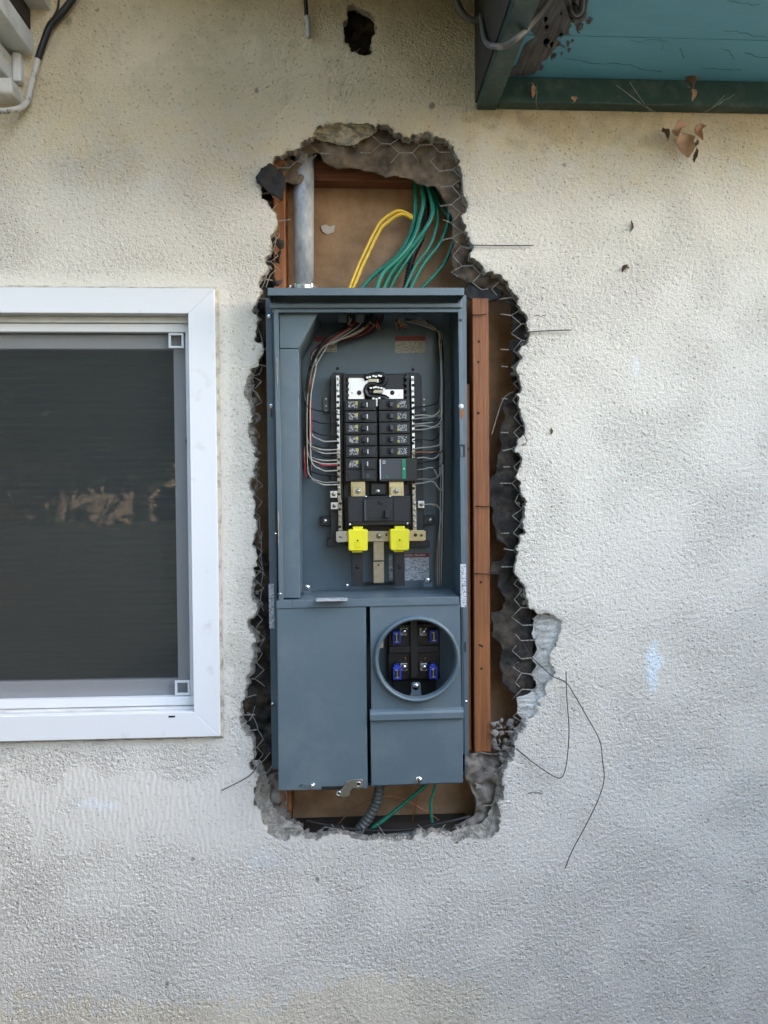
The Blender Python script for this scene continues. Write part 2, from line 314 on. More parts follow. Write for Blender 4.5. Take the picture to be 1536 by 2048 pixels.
# ------------------------------------------------------------------ the broken opening (photograph outline: x, y, slope of the break, reach of the lath)
OUT = [(548,314,8,30),(574,298,10,30),(601,284,12,36),(624,273,16,40),(632,259,26,44),(652,247,34,50),(675,245,36,52),(703,243,38,54),
(730,245,34,54),(749,257,18,48),(769,249,8,50),(785,257,10,48),(800,265,10,46),(820,275,12,40),(835,269,18,44),(859,263,18,46),(878,271,12,44),
(898,280,8,46),(910,294,8,46),(914,310,10,42),(921,322,12,40),(923,341,8,42),(927,357,8,42),(925,376,8,44),(929,392,12,44),(936,411,16,44),
(929,427,8,40),(925,437,6,42),(933,454,6,44),(935,470,8,44),(945,489,10,46),(951,517,12,46),(968,536,12,40),(996,548,14,36),(1019,564,10,34),
(1023,579,6,32),(1036,594,6,30),(1042,614,5,28),(1049,626,5,30),(1057,634,5,34),(1057,658,6,36),(1057,680,10,34),(1050,691,8,30),(1047,711,10,28),
(1038,727,12,24),(1037,749,8,22),(1041,764,5,22),(1044,779,5,22),(1039,800,5,24),(1041,822,5,24),(1045,838,5,26),(1042,876,5,28),(1041,911,5,28),
(1039,937,5,26),(1040,962,5,26),(1042,982,6,24),(1048,994,9,28),(1049,1014,9,28),(1047,1057,8,30),(1039,1072,6,24),(1036,1094,4,22),(1033,1112,4,22),
(1030,1130,4,20),(1033,1151,6,20),(1046,1168,8,24),(1052,1184,10,26),(1057,1206,12,30),(1062,1219,8,44),(1082,1229,12,70),(1111,1233,34,90),(1126,1242,48,95),
(1122,1263,50,95),(1111,1285,44,88),(1102,1307,36,80),(1108,1332,42,84),(1106,1357,44,80),(1095,1386,42,72),(1082,1411,40,56),(1068,1430,32,44),
(1053,1437,20,30),(1048,1459,18,22),(1033,1480,14,18),(1032,1498,16,18),(1024,1523,18,16),(1014,1538,16,16),(1006,1556,10,30),(1008,1589,12,30),(999,1621,16,20),
(999,1654,26,14),(981,1678,28,12),(959,1679,26,12),(927,1682,22,12),(904,1682,20,12),(884,1672,14,12),(852,1674,14,12),(823,1682,18,12),(783,1682,18,14),
(743,1682,18,14),(698,1672,16,14),(666,1670,18,14),(634,1682,26,14),(609,1678,30,14),(573,1682,40,14),(541,1670,42,20),(525,1642,42,26),(521,1618,38,30),
(508,1597,34,34),(513,1569,32,34),(507,1541,26,36),(508,1512,14,36),(506,1488,14,34),(492,1468,18,40),(484,1452,20,40),(481,1410,10,44),(488,1386,14,40),
(497,1348,20,36),(499,1330,22,34),(507,1312,20,30),(512,1285,18,26),(502,1267,20,30),(499,1258,18,32),(506,1235,14,28),(508,1205,16,28),(502,1184,16,28),
(505,1160,12,26),(506,1139,6,28),(515,1118,5,24),(509,1095,8,26),(513,1061,8,24),(507,1037,8,26),(510,1003,6,24),(503,982,14,28),(499,968,10,28),
(509,950,16,28),(506,939,14,26),(518,918,8,24),(510,895,14,26),(499,876,22,30),(495,860,24,32),(503,844,12,28),(499,823,18,30),(493,797,22,34),
(492,768,24,36),(499,750,18,32),(513,734,8,28),(521,713,5,22),(519,686,5,22),(511,673,6,24),(515,652,8,24),(509,628,10,26),(511,610,8,26),(517,594,6,24),
(514,568,8,22),(523,552,10,22),(535,532,10,22),(539,509,8,22),(542,489,10,22),(540,470,8,22),(552,454,8,20),(554,439,8,20),(544,419,10,22),
(535,403,8,20),(523,388,5,14),(521,372,4,10),(531,345,5,14)]
OUT = [(x, y, (9 if (x > 1045 and 1225 < y < 1440) else (10 if ((x < 755 and y < 300) or (y > 1530 and not 1000 < x < 1030)) else w)), t) for x, y, w, t in OUT]
OUT2 = [(695,9,6,18),(709,7,4,18),(720,14,5,18),(732,21,5,18),(746,31,6,18),(749,46,9,18),(755,54,6,18),(750,69,5,18),(743,77,4,16),(740,92,4,16),(740,110,3,10),
(718,109,3,10),(700,105,3,14),(696,89,4,16),(689,74,9,18),(687,43,7,18),(693,26,6,18)]
def fract(poly, levels=3, amp=0.2):
    pts = [np.array([P(x, y).x, P(x, y).z, ((w-9)*.6 if w < 16 else (w-16)*1.0+4)/1000., t/1000.]) for x, y, w, t in poly]
    rg = np.random.default_rng(5)
    for lv in range(levels):
        out = []
        for i in range(len(pts)):
            a, b = pts[i], pts[(i+1) % len(pts)]; m = (a+b)/2; e = b-a
            k = rg.normal()*amp; m = m.copy(); m[0] += -e[1]*k; m[1] += e[0]*k
            out += [a, m]
        pts = out
    return np.array(pts)
HOLE = fract(OUT); HOLE2 = fract(OUT2, 1)
def sdf(X, Z, poly):
    """positive inside; also nearest point, slope and lath reach there"""
    n = len(X); A = poly; B = np.roll(poly, -1, 0)
    best = np.full(n, 1e9); bi = np.zeros(n, int); bt = np.zeros(n); inside = np.zeros(n, bool)
    for i in range(len(A)):
        ax, az = A[i, 0], A[i, 1]; ex, ez = B[i, 0]-ax, B[i, 1]-az; ll = ex*ex+ez*ez + 1e-12
        t = np.clip(((X-ax)*ex + (Z-az)*ez)/ll, 0, 1)
        d = (X-ax-t*ex)**2 + (Z-az-t*ez)**2
        k = d < best; best[k] = d[k]; bi[k] = i; bt[k] = t[k]
        if abs(ez) > 1e-12:
            cr = ((az > Z) != (B[i, 1] > Z)) & (X < ex*(Z-az)/ez + ax); inside ^= cr
    near = A[bi]*(1-bt)[:, None] + B[bi]*bt[:, None]
    s = np.sqrt(best); s[~inside] *= -1
    return s, near
def band_noise(nz, nx, step, wl_, seed, width=0.5):
    rg = np.random.default_rng(seed); f = np.fft.rfft2(rg.normal(size=(nz, nx)))
    fz = np.fft.fftfreq(nz, step)[:, None]; fx = np.fft.rfftfreq(nx, step)[None, :]
    k = np.sqrt(fz*fz+fx*fx); k0 = 1.0/wl_
    f *= np.exp(-((k-k0)/(k0*width))**2); o = np.fft.irfft2(f, (nz, nx)); return o/o.std()
def smooth_noise(nz, nx, step, wl_, seed):
    rg = np.random.default_rng(seed); f = np.fft.rfft2(rg.normal(size=(nz, nx)))
    fz = np.fft.fftfreq(nz, step)[:, None]; fx = np.fft.rfftfreq(nx, step)[None, :]
    f *= np.exp(-(np.sqrt(fz*fz+fx*fx)*wl_)**2); o = np.fft.irfft2(f, (nz, nx)); return o/o.std()
def sstep(a, b, x): t = np.clip((x-a)/(b-a), 0, 1); return t*t*(3-2*t)
def np_mesh(name, co, faces, m, smooth=True, col=None, relief=None):
    me = bpy.data.meshes.new(name); nv, nf = len(co), len(faces)
    me.vertices.add(nv); me.vertices.foreach_set('co', np.ascontiguousarray(co, np.float32).ravel())
    me.loops.add(nf*4); me.loops.foreach_set('vertex_index', np.ascontiguousarray(faces, np.int32).ravel())
    me.polygons.add(nf); me.polygons.foreach_set('loop_start', np.arange(0, nf*4, 4, dtype=np.int32))
    me.polygons.foreach_set('loop_total', np.full(nf, 4, np.int32))
    me.polygons.foreach_set('use_smooth', np.full(nf, smooth))
    me.update(calc_edges=True)
    if col is not None:
        a = me.color_attributes.new('paint', 'FLOAT_COLOR', 'POINT')
        a.data.foreach_set('color', np.concatenate([col, np.ones((nv, 1))], 1).astype(np.float32).ravel())
    if relief is not None: me.attributes.new('relief', 'FLOAT', 'POINT').data.foreach_set('value', relief.astype(np.float32))
    me.materials.append(m); return me

wall = empty('stucco_wall', (0, 0, 0))
tag(wall, 'cream rough stucco house wall with a large ragged hole broken open around the panel', 'wall')
WX0, WX1 = -1.02, 1.08; WZ0, WZ1 = ZC-1.22, ZC+1.10; ST = 0.0024
WIN = (P(-400, 600).x, P(402, 1024).x, P(402, 1445).z, P(402, 605).z)     # opening behind the window flange
def make_wall():
    xs = np.arange(WX0, WX1, ST); zs = np.arange(WZ0, WZ1, ST); nx, nz = len(xs), len(zs)
    X, Z = np.meshgrid(xs, zs); X = X.ravel(); Z = Z.ravel(); N = nx*nz
    px, py = proj_np(X, np.zeros(N), Z)
    S = np.full(N, -1.0); near = np.zeros((N, 4))
    for poly in (HOLE, HOLE2):
        k = np.where((X > poly[:, 0].min()-.05) & (X < poly[:, 0].max()+.05) & (Z > poly[:, 1].min()-.05) & (Z < poly[:, 1].max()+.05))[0]
        s, nr = sdf(X[k], Z[k], poly); S[k] = s; near[k] = nr
    G = S.reshape(nz, nx); gz, gx = np.gradient(G, ST)
    for _ in range(6):
        gz = (gz + np.roll(gz, 1, 0) + np.roll(gz, -1, 0) + np.roll(gz, 1, 1) + np.roll(gz, -1, 1))/5
        gx = (gx + np.roll(gx, 1, 0) + np.roll(gx, -1, 0) + np.roll(gx, 1, 1) + np.roll(gx, -1, 1))/5
    gl = np.sqrt(gx**2+gz**2)+1e-6; gx = (gx/gl).ravel(); gz = (gz/gl).ravel()
    inside = (G > 0)
    adj = np.zeros_like(inside)
    for dz in (-1, 0, 1):
        for dx in (-1, 0, 1): adj |= np.roll(np.roll(~inside, dz, 0), dx, 1)
    snap = (inside & adj).ravel(); keep = (~inside).ravel() | snap
    inwin = ((X > WIN[0]) & (X < WIN[1]) & (Z > WIN[2]) & (Z < WIN[3]))
    X[snap] = near[snap, 0]; Z[snap] = near[snap, 1]
    # relief: dashed stucco lumps, smoother where it was brushed or patched
    a = band_noise(nz, nx, ST, 0.0074, 1, 0.85).ravel(); b = band_noise(nz, nx, ST, 0.015, 2, 0.5).ravel(); c = smooth_noise(nz, nx, ST, 0.07, 3).ravel()
    rough = 0.80 + 0.20*np.tanh(smooth_noise(nz, nx, ST, 0.12, 4).ravel())
    wob = smooth_noise(nz, nx, ST, 0.05, 6).ravel(); wob2 = smooth_noise(nz, nx, ST, 0.03, 7).ravel()
    brush = sstep(1545, 1565, py+14*wob)*(1-sstep(1640, 1720, py+26*wob))*(1-sstep(500, 640, px+40*wob))*sstep(20, 60, px+18*wob)
    brush = np.maximum(brush, sstep(700, 900, 1000-np.abs(px-470)+20*wob-np.abs(py-1630)*2.0)*0.6)
    wr = np.maximum(np.maximum(px-441, 0), np.maximum(570-py, py-1476)); band = (wr > -5) & (wr < 30)
    trowel = np.where(band, 1-sstep(8, 26, wr+6*wob2), 0.0)
    rough = rough*(1-0.85*np.clip(brush, 0, 1))*(1-0.65*trowel)
    h = np.tanh(1.1*a+0.2*b)*0.0010*rough + 0.0002*b*rough + 0.00008*c
    fs_ = np.fft.rfft2(np.random.default_rng(9).normal(size=(nz, nx))); kz_ = np.fft.fftfreq(nz, ST)[:, None]; kx_ = np.fft.rfftfreq(nx, ST)[None, :]
    stroke = np.fft.irfft2(fs_*np.exp(-((kx_-95)/55)**2)*np.exp(-(kz_*.028)**2), (nz, nx)).ravel()
    h += 0.0004*brush*np.tanh(stroke/ (stroke.std()+1e-9))
    e = np.clip(-S, 0, 1)
    h -= 0.0016*np.exp(-e/0.003)*(0.6+0.5*wob2)*(S > -0.05)
    Y = -h
    # paint: tanner towards the top, old tan coat showing at the bottom, greyer newer coat, stains with shapes of their own
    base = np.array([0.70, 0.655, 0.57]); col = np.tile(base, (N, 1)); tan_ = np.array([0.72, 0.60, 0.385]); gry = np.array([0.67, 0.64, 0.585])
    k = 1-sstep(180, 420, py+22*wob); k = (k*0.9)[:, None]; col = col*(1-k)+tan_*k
    k = (sstep(1330, 1500, py+40*wob+0.10*(500-px))*0.9)[:, None]; col = col*(1-k)+gry*k
    k = (sstep(0, 26, py-(2000-70*np.exp(-((px-800)/230)**2)+14*wob2))*(1-sstep(880, 1150, px))*0.32)[:, None]; col = col*(1-k)+tan_*k
    k = (sstep(0.2, 0.9, 1.0-((px-1306+3*wob2)/(19+5*wob))**2-((py-1333)/76)**2)*0.92)[:, None]; col = col*(1-k)+np.array([0.74, 0.80, 0.82])*k
    k = (sstep(0.0, 0.7, 1.0-((px-1272)/7)**2-((py-733)/24)**2)*0.7)[:, None]; col = col*(1-k)+np.array([0.75, 0.76, 0.76])*k
    k = (sstep(0.0, 0.8, 1.0-((px-200+8*wob)/42)**2-((py-1608+3*wob2)/13)**2)*0.6)[:, None]; col = col*(1-k)+np.array([0.70, 0.73, 0.76])*k
    k = (sstep(0.0, 0.8, 1.0-((px-535+8*wob)/45)**2-((py-1722+6*wob2)/26)**2)*0.5)[:, None]; col = col*(1-k)+np.array([0.70, 0.72, 0.73])*k
    darken = sstep(0.2, 1.4, wob2+0.7*wob)*(1-sstep(60, 330, py))*0.10  # dirt blotches near the top
    darken = np.maximum(darken, 0.35*sstep(0, 1, 1-((px-990)/75)**2-((py-228)/30)**2+0.5*wob2+0.2*a))  # darker patch below the side board
    darken = np.maximum(darken, 0.6*sstep(0.1, 1, 1-((px-138)/10)**2-((py-52)/26)**2+0.3*wob2))
    darken = np.maximum(darken, 0.16*sstep(0.1, 1, 1-((px-1230)/260)**2-((py-262)/42)**2+0.5*wob2))  # darker band below the ledger board
    darken = np.maximum(darken, 0.22*np.exp(-e/0.002)*(S > -0.05))  # dirt along the hole edge
    col *= (1-darken[:, None]*np.array([0.75, 0.8, 0.9]))
    for cx, cy, r_ in ((386,1718,4),(335,1967,4),(635,1758,6),(1130,330,5),(513,182,4),(195,20,5),(1416,1640,3),(865,212,6)):
        k = sstep(0, 1, 1.2-((px-cx)/r_)**2-((py-cy)/(r_*1.2))**2+0.4*wob2)[:, None]*0.7; col = col*(1-k)+np.array([0.12, 0.10, 0.08])*k
    idx = np.arange(N).reshape(nz, nx)
    q = np.stack([idx[:-1, :-1], idx[:-1, 1:], idx[1:, 1:], idx[1:, :-1]], -1).reshape(-1, 4)
    ok = keep[q].all(1) & ~snap[q].all(1) & ~inwin[q].all(1); q = q[ok]
    used = np.unique(q); remap = -np.ones(N, int); remap[used] = np.arange(len(used)); qq = remap[q]
    co = np.stack([X, Y, Z], 1)[used]
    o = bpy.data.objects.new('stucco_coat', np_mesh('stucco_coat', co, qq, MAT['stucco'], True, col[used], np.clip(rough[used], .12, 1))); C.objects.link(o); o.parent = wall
    # the break: rings from the face back through the coat
    ed = np.concatenate([qq[:, [0, 1]], qq[:, [1, 2]], qq[:, [2, 3]], qq[:, [3, 0]]]); key = np.sort(ed, 1)
    kk = key[:, 0].astype(np.int64)*len(used)+key[:, 1]; u, inv, cnt = np.unique(kk, return_inverse=True, return_counts=True)
    be = ed[cnt[inv] == 1]; sn = snap[used]; be = be[sn[be[:, 0]] & sn[be[:, 1]]]
    bv = np.unique(be); rm = -np.ones(len(used), int); rm[bv] = np.arange(len(bv)); be = rm[be]
    p = co[bv]; g = np.stack([gx[used][bv], gz[used][bv]], 1); w = near[used][bv, 2]; K = 11; TH = 0.024
    vv = []; rg = np.random.default_rng(3)
    g2z, g2x = np.gradient(G, ST)
    for _ in range(60):
        g2z = (g2z + np.roll(g2z, 2, 0) + np.roll(g2z, -2, 0) + np.roll(g2z, 2, 1) + np.roll(g2z, -2, 1))/5; g2x = (g2x + np.roll(g2x, 2, 0) + np.roll(g2x, -2, 0) + np.roll(g2x, 2, 1) + np.roll(g2x, -2, 1))/5
    gq = np.stack([g2x.ravel()[used][bv], g2z.ravel()[used][bv]], 1); gq /= np.linalg.norm(gq, axis=1)[:, None]+1e-6; kw = sstep(.006, .018, w)[:, None]; g = g*(1-kw)+gq*kw
    qx, qy = proj_np(p[:, 0], p[:, 1], p[:, 2]); calm = np.where((qx > 1030) & (qy > 1215) & (qy < 1450), .25, 1.0)
    nA = band_noise(nz, nx, ST, 0.014, 21, .6).ravel()[used][bv]; nB = band_noise(nz, nx, ST, 0.03, 22, .6).ravel()[used][bv]
    ps = p.copy(); wm = w.copy()
    for i_ in np.where(w > .008)[0]:
        k_ = (p[:, 0]-p[i_, 0])**2+(p[:, 2]-p[i_, 2])**2 < .016**2; ps[i_] = p[k_].mean(0); wm[i_] = w[k_].mean(); g[i_] = gq[k_].mean(0)/(np.linalg.norm(gq[k_].mean(0))+1e-6)
    w = wm; nB = nB*np.where(w > .02, .5, 1)
    for j in range(K+1):
        t = j/K; q_ = min(1, t*2.2); pb_ = p*(1-q_)+ps*q_
        na = math.cos(j*1.3)*nA + math.sin(j*1.3)*nB
        off = w*(t**0.75)*(1+0.18*nB*calm) + calm*(0.0016*na + 0.0021*rg.normal(size=len(bv)))*math.sin(math.pi*min(1, t*1.2))*np.clip(np.abs(w)/.012, .5, 1)
        dep = TH*t**1.15 + calm*(0.0016*nA*math.sin(math.pi*t) + 0.0011*rg.normal(size=len(bv))*(0 < j < K)) + (calm < 1)*0.0006*np.sin(p[:, 2]*2*math.pi/.019+2*nB)*math.sin(math.pi*min(1, t*1.1))
        vv.append(np.stack([pb_[:, 0]+g[:, 0]*off, p[:, 1]*(1-t)+dep, pb_[:, 2]+g[:, 1]*off], 1))
    nb = len(bv)
    f = np.concatenate([np.stack([be[:, 0]+j*nb, be[:, 1]+j*nb, be[:, 1]+(j+1)*nb, be[:, 0]+(j+1)*nb], 1) for j in range(K)])
    o = bpy.data.objects.new('broken_edge', np_mesh('broken_edge', np.concatenate(vv), f, MAT['mortar'], False)); C.objects.link(o); o.parent = wall
    fpx, fpy = proj_np(p[:, 0], p[:, 1], p[:, 2]); e0 = np.tile(be[:, 0], K); mx_ = np.zeros(len(f), np.int32)
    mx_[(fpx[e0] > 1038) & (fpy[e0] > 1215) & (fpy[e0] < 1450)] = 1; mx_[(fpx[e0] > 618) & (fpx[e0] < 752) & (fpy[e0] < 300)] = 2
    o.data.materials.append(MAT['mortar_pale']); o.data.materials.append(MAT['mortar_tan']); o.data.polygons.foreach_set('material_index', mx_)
    o['label'] = 'crumbled grey mortar edge of the broken stucco'
    mb = MB()
    for (x0, x1, z0, z1) in ((-6, WX0, 0, 2.78), (WX1-ST, 6, 0, 2.78), (WX0, WX1-ST, 0, WZ0), (WX0, WX1-ST, WZ1-ST, 2.78)):
        if x0 == -6:
            for (a0, a1, b0, b1) in ((-6, WX0, 0, WIN[2]), (-6, WX0, WIN[3], 2.78), (-6, WIN[0], WIN[2], WIN[3])):
                mb.box((a0, 0, b0), (a1, 0.02, b1))
        else: mb.box((x0, 0, z0), (x1, 0.02, z1))
    mb.build('stucco_surround', MAT['house_ext'], wall)
make_wall()
def flap(outer, inner, m, label, ridge, seed):
    rg = np.random.default_rng(seed)
    def resample(pts, n, jag):
        a = np.array(pts, float); d = np.r_[0, np.cumsum(np.hypot(*(np.diff(a, axis=0).T)))]; t = np.linspace(0, d[-1], n)
        q = np.stack([np.interp(t, d, a[:, 0]), np.interp(t, d, a[:, 1])], 1); nz_ = np.convolve(rg.normal(size=n+8), np.ones(3)/3, 'same')[4:-4]; q[:, 0] += jag*nz_; q[:, 1] += jag*.6*np.roll(nz_, 3); return q
    n, mm = 110, 14; A = resample(outer, n, 1.3); B = resample(inner, n, 1.6); vs_ = []; fs = []
    nn = [np.convolve(rg.normal(size=n+20), np.ones(k)/k**.5, 'same')[10:-10] for k in (3, 7, 15)]
    for i in range(n):
        for j in range(mm+1):
            t = j/mm; q = A[i]*(1-t)+B[i]*t; dep = .002+.009*min(1, t/.16)+.010*max(0, t-.16)/.84
            dep += .0011*math.sin(math.pi*t)*(nn[1][i]*math.cos(j*.9)+nn[2][i]*math.sin(j*.6))*(.5 if ridge else 1.0)+.0005*rg.normal()*(0 < j)
            if ridge: dep += .0008*math.sin(q[1]*2*math.pi/13+.8*nn[2][i])*math.sin(math.pi*t)
            vs_.append(P(q[0], q[1], dep))
    for i in range(n): vs_.append(P(B[i][0], B[i][1], .032))
    for i in range(n-1):
        for j in range(mm): a = i*(mm+1)+j; fs.append((a, a+1, a+mm+2, a+mm+1))
        a = i*(mm+1)+mm; fs.append((a, n*(mm+1)+i, n*(mm+1)+i+1, a+mm+1))
    o = MB().add(vs_, fs).build('mortar_slab', MAT[m], wall, False); o['label'] = label
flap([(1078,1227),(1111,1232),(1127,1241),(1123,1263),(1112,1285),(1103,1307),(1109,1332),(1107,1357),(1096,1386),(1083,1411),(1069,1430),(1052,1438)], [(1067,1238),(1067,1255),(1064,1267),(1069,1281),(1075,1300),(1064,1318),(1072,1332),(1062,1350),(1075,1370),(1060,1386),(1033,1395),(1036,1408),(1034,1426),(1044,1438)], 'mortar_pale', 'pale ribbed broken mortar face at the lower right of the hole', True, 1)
flap([(624,274),(632,258),(652,246),(675,244),(703,242),(730,244),(750,258)], [(630,275),(638,281),(655,284),(676,289),(697,292),(712,289),(722,281),(737,275),(751,262)], 'mortar_tan', 'tan slab of loose stucco hanging at the top of the hole', False, 2)
flap([(505,1520),(507,1541),(512,1569),(507,1597),(520,1618),(524,1642),(540,1671),(573,1683),(609,1679),(634,1683),(667,1671)], [(520,1520),(530,1541),(541,1575),(540,1600),(553,1625),(575,1640),(604,1655),(612,1664),(640,1666),(667,1660)], 'mortar', 'crumbly grey mortar face at the lower left of the hole', False, 3)
flap([(666,1670),(698,1673),(743,1683),(783,1683),(823,1683),(852,1675),(884,1673),(905,1683)], [(666,1660),(690,1661),(743,1672),(783,1670),(823,1672),(852,1666),(880,1662),(905,1664)], 'mortar', 'crumbly grey mortar face along the bottom of the hole', False, 4)
flap([(904,1683),(927,1683),(959,1680),(982,1679),(1000,1654),(1000,1621),(1009,1589),(1007,1556),(1016,1538)], [(905,1663),(925,1654),(945,1650),(962,1647),(974,1635),(981,1615),(990,1589),(993,1560),(1000,1540)], 'mortar', 'crumbly grey mortar face at the lower right corner of the hole', False, 5)
# rubble still hanging in the break, chunk by chunk
def rock_mesh(i):
    rg = random.Random(100+i); bm = bmesh.new(); bmesh.ops.create_icosphere(bm, subdivisions=1, radius=1)
    sx, sy, sz = rg.uniform(.7, 1.2), rg.uniform(.6, 1), rg.uniform(.7, 1.4)
    for v in bm.verts:
        k = 1+rg.uniform(-.38, .25); v.co = Vector((v.co.x*sx*k, v.co.y*sy*k, v.co.z*sz*k))
    me = bpy.data.meshes.new('mortar_chunk'); bm.to_mesh(me); bm.free(); me.materials.append(MAT['rubble' if i % 3 else 'mortar']); return me
ROCK = [rock_mesh(i) for i in range(7)]
def chunk(px, py, r, d=0.024):
    r *= .72; p = P(px, py, d); o = place_mesh('mortar_chunk', random.choice(ROCK), wall, p, [random.uniform(0, 6.28) for _ in range(3)], (r/1000*1.05,)*3); return o
for (x, y, r) in [(503,775,9),(510,800,8),(506,820,9),(513,838,8),(505,868,10),(512,885,8),(517,905,6),(512,948,9),(510,975,8),(508,985,5),(522,1072,8),(518,1085,5),
    (511,1165,8),(514,1185,6),(521,1210,8),(509,1225,6),(512,1268,10),(516,1300,9),(511,1322,9),(503,1342,8),(497,1365,8),(492,1390,6),(495,1462,11),(504,1476,8),
    (513,1540,9),(520,1562,10),(523,1585,10),(528,1608,11),(540,1630,12),(556,1648,12),(580,1655,11),(598,1650,9),(615,1662,10),(640,1668,10),(665,1664,9),(700,1668,8),(735,1676,8),(770,1676,8),(815,1676,8),(850,1672,7),(880,1668,8),
    (905,1668,11),(921,1664,9),(935,1668,12),(950,1662,12),(966,1655,13),(978,1640,11),(985,1660,10),(990,1625,8),(962,1672,9),(925,1650,6),(914,1656,5),
    (512,622,7),(514,604,6),(520,640,5),(516,590,4),(528,556,7),(540,535,6),(546,500,5),(548,470,5),(548,422,6),
    (918,330,7),(916,372,6),(931,405,9),(927,418,7),(940,497,7),(950,524,8),(975,544,8),(1047,690,9),(1052,672,7),(1030,735,10),(1026,748,7),(1044,996,7),(1038,1008,6),(1046,1010,5),(1042,1052,9),
    (1046,1190,9),(1041,1180,6),(1050,1205,8)]: chunk(x+random.uniform(-1.5, 1.5), y, r)
for k in range(46):
    x = random.uniform(986, 1036); y = random.uniform(1440, 1502)
    if x > 1062-(y-1440)*0.45: x -= 18
    chunk(x, y, random.uniform(4, 11), random.uniform(0.022, 0.042))
for k in range(16): chunk(random.uniform(1000, 1018), random.uniform(1505, 1560)+0, random.uniform(4, 8), 0.024)

# ------------------------------------------------------------------ cavity behind the stucco
def quad_board(name, m, x0, y0, x1, y1, df, db, label=None, cat=None, bev=0.0015, parent=None, group=None):
    a = P(x0, y0, df); b = P(x1, y1, df)
    o = MB().box((a.x, df, a.z), (b.x, db, b.z)).build(name, m, parent, bev=bev)
    return tag(o, label, cat, group) if label else o
st = empty('wall_stud', P(962, 1505, 0.03)); base = st.location.copy()
def lstud(name, x0, y0, x1, y1, df, db, m, root, bev=0.002):
    a = P(x0, y0, df)-root.location; b = P(x1, y1, df)-root.location
    return MB().box((a.x, a.y, a.z), (b.x, a.y+(db-df), b.z)).build(name, m, root, bev=bev)
tag(st, 'reddish brown fir wall stud with old nails exposed right of the panel', 'stud')
lstud('timber', 944.5, 596, 981.5, 1504, 0.028, 0.114, MAT['wood'], st)
def nails(root, pts, r=1.6):
    for x, y in pts:
        p = P(x, y, 0.028)-root.location; MB().dome(p, (0, -1, 0), r/1000*1.2, 0.0016, 8, 3).build('nail_head', MAT['rust'], root, True)
nails(st, [(958,683),(957,724),(957,826),(962,1164),(963,1337),(960,1290),(964,1292)], 2.3)
for (x0, y0, x1, y1) in ((945,629,973,628),(952,1012,985,1011),(950,1147,996,1147)):
    MB().tube(spline([P(x0, y0, 0.026)-base, P((x0+x1)/2, y0+1, 0.022)-base, P(x1, y1, 0.022)-base], 4), 0.0011, 6).build('bent_nail', MAT['rust'], st, True)
st2 = empty('furring_strip', P(938, 1505, 0.045)); tag(st2, 'narrow reddish wood strip between the panel and the exposed stud', 'wood strip')
lstud('strip', 930, 768, 943, 1502, 0.040, 0.113, MAT['wood'], st2)
nails(st2, [(936, 1186), (937, 897)], 2.2)
st3 = empty('wall_stud', P(565, 1640, 0.03)); tag(st3, 'orange brown wall stud edge left of the galvanised pipe', 'stud')
lstud('timber', 545, 318, 583.5, 1642, 0.030, 0.113, MAT['wood'], st3)
quad_board('header_block', MAT['wood_h'], 585, 318, 936, 364, 0.070, 0.113, 'reddish wood blocking across the top of the wall cavity', 'wood block')
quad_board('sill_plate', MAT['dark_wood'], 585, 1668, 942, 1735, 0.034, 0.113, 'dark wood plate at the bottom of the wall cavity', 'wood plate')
quad_board('back_board', MAT['kraft'], 380, 180, 1210, 1780, 0.116, 0.128, 'brown paper faced wallboard at the back of the wall cavity', 'wallboard', 0)
o = MB().add([P(642,452,.1135), P(652,449,.1135), P(660,453,.1135), P(670,450,.1135), P(668,464,.1135), P(655,469,.1135), P(645,464,.1135)], [tuple(range(7))]).build('paper_tear', M('torn_paper_white', (0.6, 0.56, 0.52), 0.9, 0, 0.1, 60))
sol = o.modifiers.new('thick', 'SOLIDIFY'); sol.thickness = 0.0006; tag(o, 'small white torn paper scrap on the brown back board', 'paper scrap')

